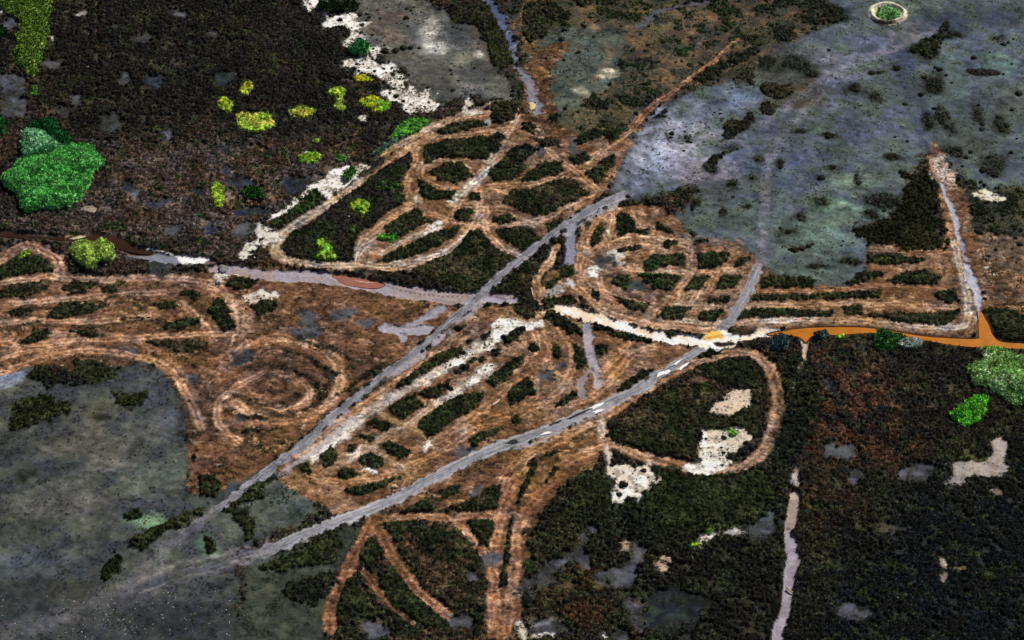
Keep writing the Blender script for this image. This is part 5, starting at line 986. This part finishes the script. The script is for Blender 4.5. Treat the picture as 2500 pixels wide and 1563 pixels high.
shrubs(D1, "2035,60,30 2060,15,25 2150,100,40 2170,20,30 2020,165,25 2255,225,14 2290,215,10 1930,160,25 1985,335,25 2080,360,25 1980,400,25 2040,450,25 2230,470,30 2380,740,30 2310,780,14 2230,850,12 2185,730,14 2160,790,18 2110,670,14 2340,680,20 2050,1180,26 2060,1240,24 2100,850,16 2350,910,14 2130,1000,14 1850,20,18 2220,520,20 2280,640,16", "dark shrub right of the straight ditch", "shrubs right of the straight ditch")
shrubs(C0, "1665,1230,28 1785,1215,14 1815,1300,22 1790,1265,16 2060,1035,12 2110,1045,18 1655,1265,18 1840,1310,16 1775,1390,16", "dark shrub on the smooth lilac mud", "shrubs on the lilac mud")
shrubs(C0, "1315,980,20 1310,185,9 945,335,22 1195,245,16 645,360,30 505,535,20 670,550,20 805,480,25 1030,315,10 980,300,12 695,650,14 910,755,9 1150,720,9 1280,820,8 700,180,22 1090,930,9 830,970,10 1010,870,14 460,820,18", "dark shrub right of the blue streaked creek", "shrubs east of the blue streaked creek")
shrubs(C2, "2145,1020,28 2350,1070,32 2210,1190,45 2300,1140,35 1320,1285,22 1380,1255,32 1110,1270,26 1405,1320,28 1140,1400,16 1215,1450,50 1820,1348,22 2140,1160,22 2120,1110,14 1980,1030,18 2120,660,30 2130,1270,18", "rounded shrub on pale sand of the southern loop", "shrubs on the pale sand of the southern loop")
shrubs(C3, "1210,735,44 1180,170,30 1080,970,28", "rounded shrub on pale openings below the loop", "shrubs on the southern openings")
shrubs(C1, "1260,300,26 1225,360,18 1255,60,14 2120,440,22 2240,180,26 2230,300,22 2370,385,24 2400,130,18 730,500,20 860,520,14", "dark shrub beside the left road's upper end", "shrubs at the upper end of the left road")

# ------------------------------------------------------------------ small things lying about
def lump(name, tile, pt, sx_, sy_, sz, col, label, cat, seed, rot=0):
    import bmesh
    p = tile(pt)[0]; bm = bmesh.new(); bmesh.ops.create_icosphere(bm, subdivisions=3, radius=1); r = random.Random(seed)
    for v in bm.verts:
        k_ = 1+.22*math.sin(3*v.co.x+seed)+.15*math.sin(5*v.co.y+2*seed)+r.uniform(-.05, .05); v.co = v.co*k_
        v.co.x *= sx_; v.co.y *= sy_; v.co.z *= sz
    me = bpy.data.meshes.new(name); bm.to_mesh(me); bm.free()
    m = bpy.data.materials.new(name+'_material'); m.use_nodes = True; b = m.node_tree.nodes["Principled BSDF"]; b.inputs["Roughness"].default_value = .8
    t = m.node_tree.nodes.new("ShaderNodeTexNoise"); t.inputs["Scale"].default_value = 4; cr = m.node_tree.nodes.new("ShaderNodeValToRGB"); cr.color_ramp.elements[0].color = (*(col*.7), 1); cr.color_ramp.elements[1].color = (*np.minimum(col*1.15, .9), 1)
    m.node_tree.links.new(t.outputs[0], cr.inputs[0]); m.node_tree.links.new(cr.outputs[0], b.inputs["Base Color"]); me.materials.append(m)
    o = bpy.data.objects.new(name, me); COL.objects.link(o); o.location = (p[0], p[1], zat(*p)+sz*.4); o.rotation_euler = (0, 0, rot); tag(o, label, cat); return o
lump('boulder', A1, "2065,965", 1.5, 1.6, .6, lin(120, 120, 120), "grey boulder on the pale crumbly spot right of the white pool", 'rock', 3)
lump('boulder', A1, "2020,1085", .7, 1.7, .6, lin(176, 170, 166), "smaller pale boulder below the grey one", 'rock', 5)
lump('board', A1, "2180,1028", 1.4, .35, .15, lin(230, 214, 200), "short cream coloured board lying beside the pale boulder spot", 'board', 7, -.3)
lump('tarp', C0, "378,975", 1.2, 1.9, .35, lin(206, 190, 120), "crumpled yellowish sheet lying in the north creek bed", 'sheet', 9)
lump('block', B3, "1372,98", .7, .8, .5, lin(196, 168, 140), "small cream coloured block on the edge of the lower road", 'block', 11)
lump('white_lump', A0, "808,627", .5, .8, .4, lin(230, 224, 210), "small white lump in the black upper left scrub", 'lump', 12)
lump('white_lump', B0, "285,418", .6, .6, .4, lin(206, 180, 170), "small pinkish white lump in the black scrub left of the salt strip", 'lump', 13)
lump('white_lump', B1, "953,490", .5, .4, .3, lin(220, 220, 214), "small white lump just under the golden lime plants", 'lump', 14)
def stick(tile, a, b, r, col, label, name='driftwood'):
    import bmesh
    p, q = tile(a)[0], tile(b)[0]; L = np.linalg.norm(q-p); bm = bmesh.new(); N = 8
    rings = []
    for i in range(N+1):
        t = i/N; c = np.array([L*t, .12*math.sin(t*4+L), .15+.05*math.sin(t*7)]); rr = r*(1-.5*t)
        rings.append([bm.verts.new((c[0], c[1]+rr*math.cos(k_*math.pi/3), c[2]+rr*math.sin(k_*math.pi/3))) for k_ in range(6)])
    for i in range(N):
        for k_ in range(6): bm.faces.new((rings[i][k_], rings[i][(k_+1) % 6], rings[i+1][(k_+1) % 6], rings[i+1][k_]))
    bm.faces.new(rings[0]); bm.faces.new(rings[-1][::-1]); bmesh.ops.recalc_face_normals(bm, faces=bm.faces[:])
    me = bpy.data.meshes.new(name); bm.to_mesh(me); bm.free()
    m = bpy.data.materials.new('wood_material'); m.use_nodes = True; bb = m.node_tree.nodes["Principled BSDF"]; bb.inputs["Roughness"].default_value = .8
    tx = m.node_tree.nodes.new("ShaderNodeTexNoise"); tx.inputs["Scale"].default_value = 5; cr = m.node_tree.nodes.new("ShaderNodeValToRGB"); cr.color_ramp.elements[0].color = (*(col*.75), 1); cr.color_ramp.elements[1].color = (*np.minimum(col*1.1, .9), 1)
    m.node_tree.links.new(tx.outputs[0], cr.inputs[0]); m.node_tree.links.new(cr.outputs[0], bb.inputs["Base Color"]); me.materials.append(m)
    o = bpy.data.objects.new(name, me); COL.objects.link(o); o.location = (p[0], p[1], max(zat(*p), zat(*q))+.25); o.rotation_euler = (0, 0, math.atan2(q[1]-p[1], q[0]-p[0])); tag(o, label, 'driftwood'); return o
stick(A1, "722,1310", "810,1268", .22, lin(206, 176, 146), "thin pale stick lying across the left rust coloured reeds")
stick(D3, "228,1035", "288,1078", .3, lin(200, 160, 110), "orange tan log lying across the lilac creek bed at the lower right")
stick(C1, "372,1155", "380,1235", .25, lin(220, 176, 140), "pale stick beside the thin path near the creek mouth")
stick(B2, "2280,720", "2345,670", .3, lin(230, 214, 196), "whitish stick on the grey pan between the two roads")
stick(D1, "2000,1355", "1998,1440", .18, lin(170, 170, 170), "thin grey pole upright line at the head of the orange channel")

# puddles on the lower road
def puddle(tile, pt, rx, ry, rot, col, label, group):
    rx *= .8; ry *= .8
    p = tile(pt)[0]; n = 28; import bmesh; bm = bmesh.new(); r = random.Random(pt); ph = r.random()*6
    vs = [bm.verts.new((rx*math.cos(t)*(1+.28*math.sin(3*t+ph)+.14*math.sin(7*t)), ry*math.sin(t)*(1+.35*math.sin(2*t+ph)+.15*math.sin(5*t)), 0)) for t in np.linspace(0, 2*math.pi, n, endpoint=False)]
    bm.faces.new(vs); me = bpy.data.meshes.new('puddle'); bm.to_mesh(me); bm.free(); me.materials.append(col)
    o = bpy.data.objects.new('puddle', me); COL.objects.link(o); i = int((p[0]-X0)/DX); j = int((p[1]-Y0)/DY)
    o.location = (p[0], p[1], float(h[j-5:j+6, i-7:i+8].max())+.01); o.rotation_euler = (0, 0, rot); tag(o, label, 'puddle', group); return o
pw = water_mat('cloud_glare_puddle', lin(244, 242, 240), lin(230, 228, 228), .1); pk = water_mat('dark_puddle', lin(44, 42, 42), lin(60, 58, 56), .1)  # white puddles: bright cloud reflection painted as base colour
PG = 'puddles on the lower road'
puddle(C2, "1580,420", 2.8, 1.0, .62, pw, "largest white puddle with painted cloud glare on the lower road", PG)
puddle(C2, "1765,365", 2.6, .75, .72, pw, "white puddle with painted cloud glare nearest the salt crossing, right side of the road", PG)
puddle(C2, "1712,325", 2.2, .45, .72, pw, "thin puddle with painted cloud glare on the left rim of the road near the salt crossing", PG)
puddle(C2, "980,777", 1.9, .8, .3, pw, "short puddle with painted cloud glare by the pale side path", PG)
puddle(C2, "968,730", 2.6, .9, .5, pw, "puddle with painted cloud glare on the upper rim of the road in its middle", PG)
puddle(C2, "505,977", 1.9, .45, .4, pw, "narrow puddle with painted cloud glare on the lower road left of the dark slit", PG)
puddle(C2, "790,808", 4.2, .6, .55, pk, "long black slit of water on the upper rim of the lower road", PG)
puddle(C2, "195,1060", 2.1, .8, .3, pk, "oval black puddle on the lower road", PG)
puddle(C2, "580,885", 2.4, .5, .5, pk, "thin black puddle on the lower road left of the long slit", PG)
# white shell bits scattered on the lower left mud
r = np.random.default_rng(3); N = 240; c = ground(np.clip(r.normal(300, 150, N), 5, 560), r.uniform(1440, 1560, N)); sv = []; 
for x, y in c:
    s = .05+.12*r.random()**2; z = zat(x, y)+.06; a = r.random()*6
    for t in range(4): sv.append((x+s*math.cos(a+t*1.57), y+s*math.sin(a+t*1.57)*.8, z+.02*(t % 2)))
o = mesh_obj('shell_litter', np.array(sv), np.arange(len(sv)), 4, np.tile(lin(226, 224, 220), (len(sv), 1)), M['salt']); tag(o, 'tiny white shell bits strewn over the dark lower left mud', 'shells', kind='stuff')
print("patches", len(PATCH), "shrubs", cnt, "plants", len(PX))
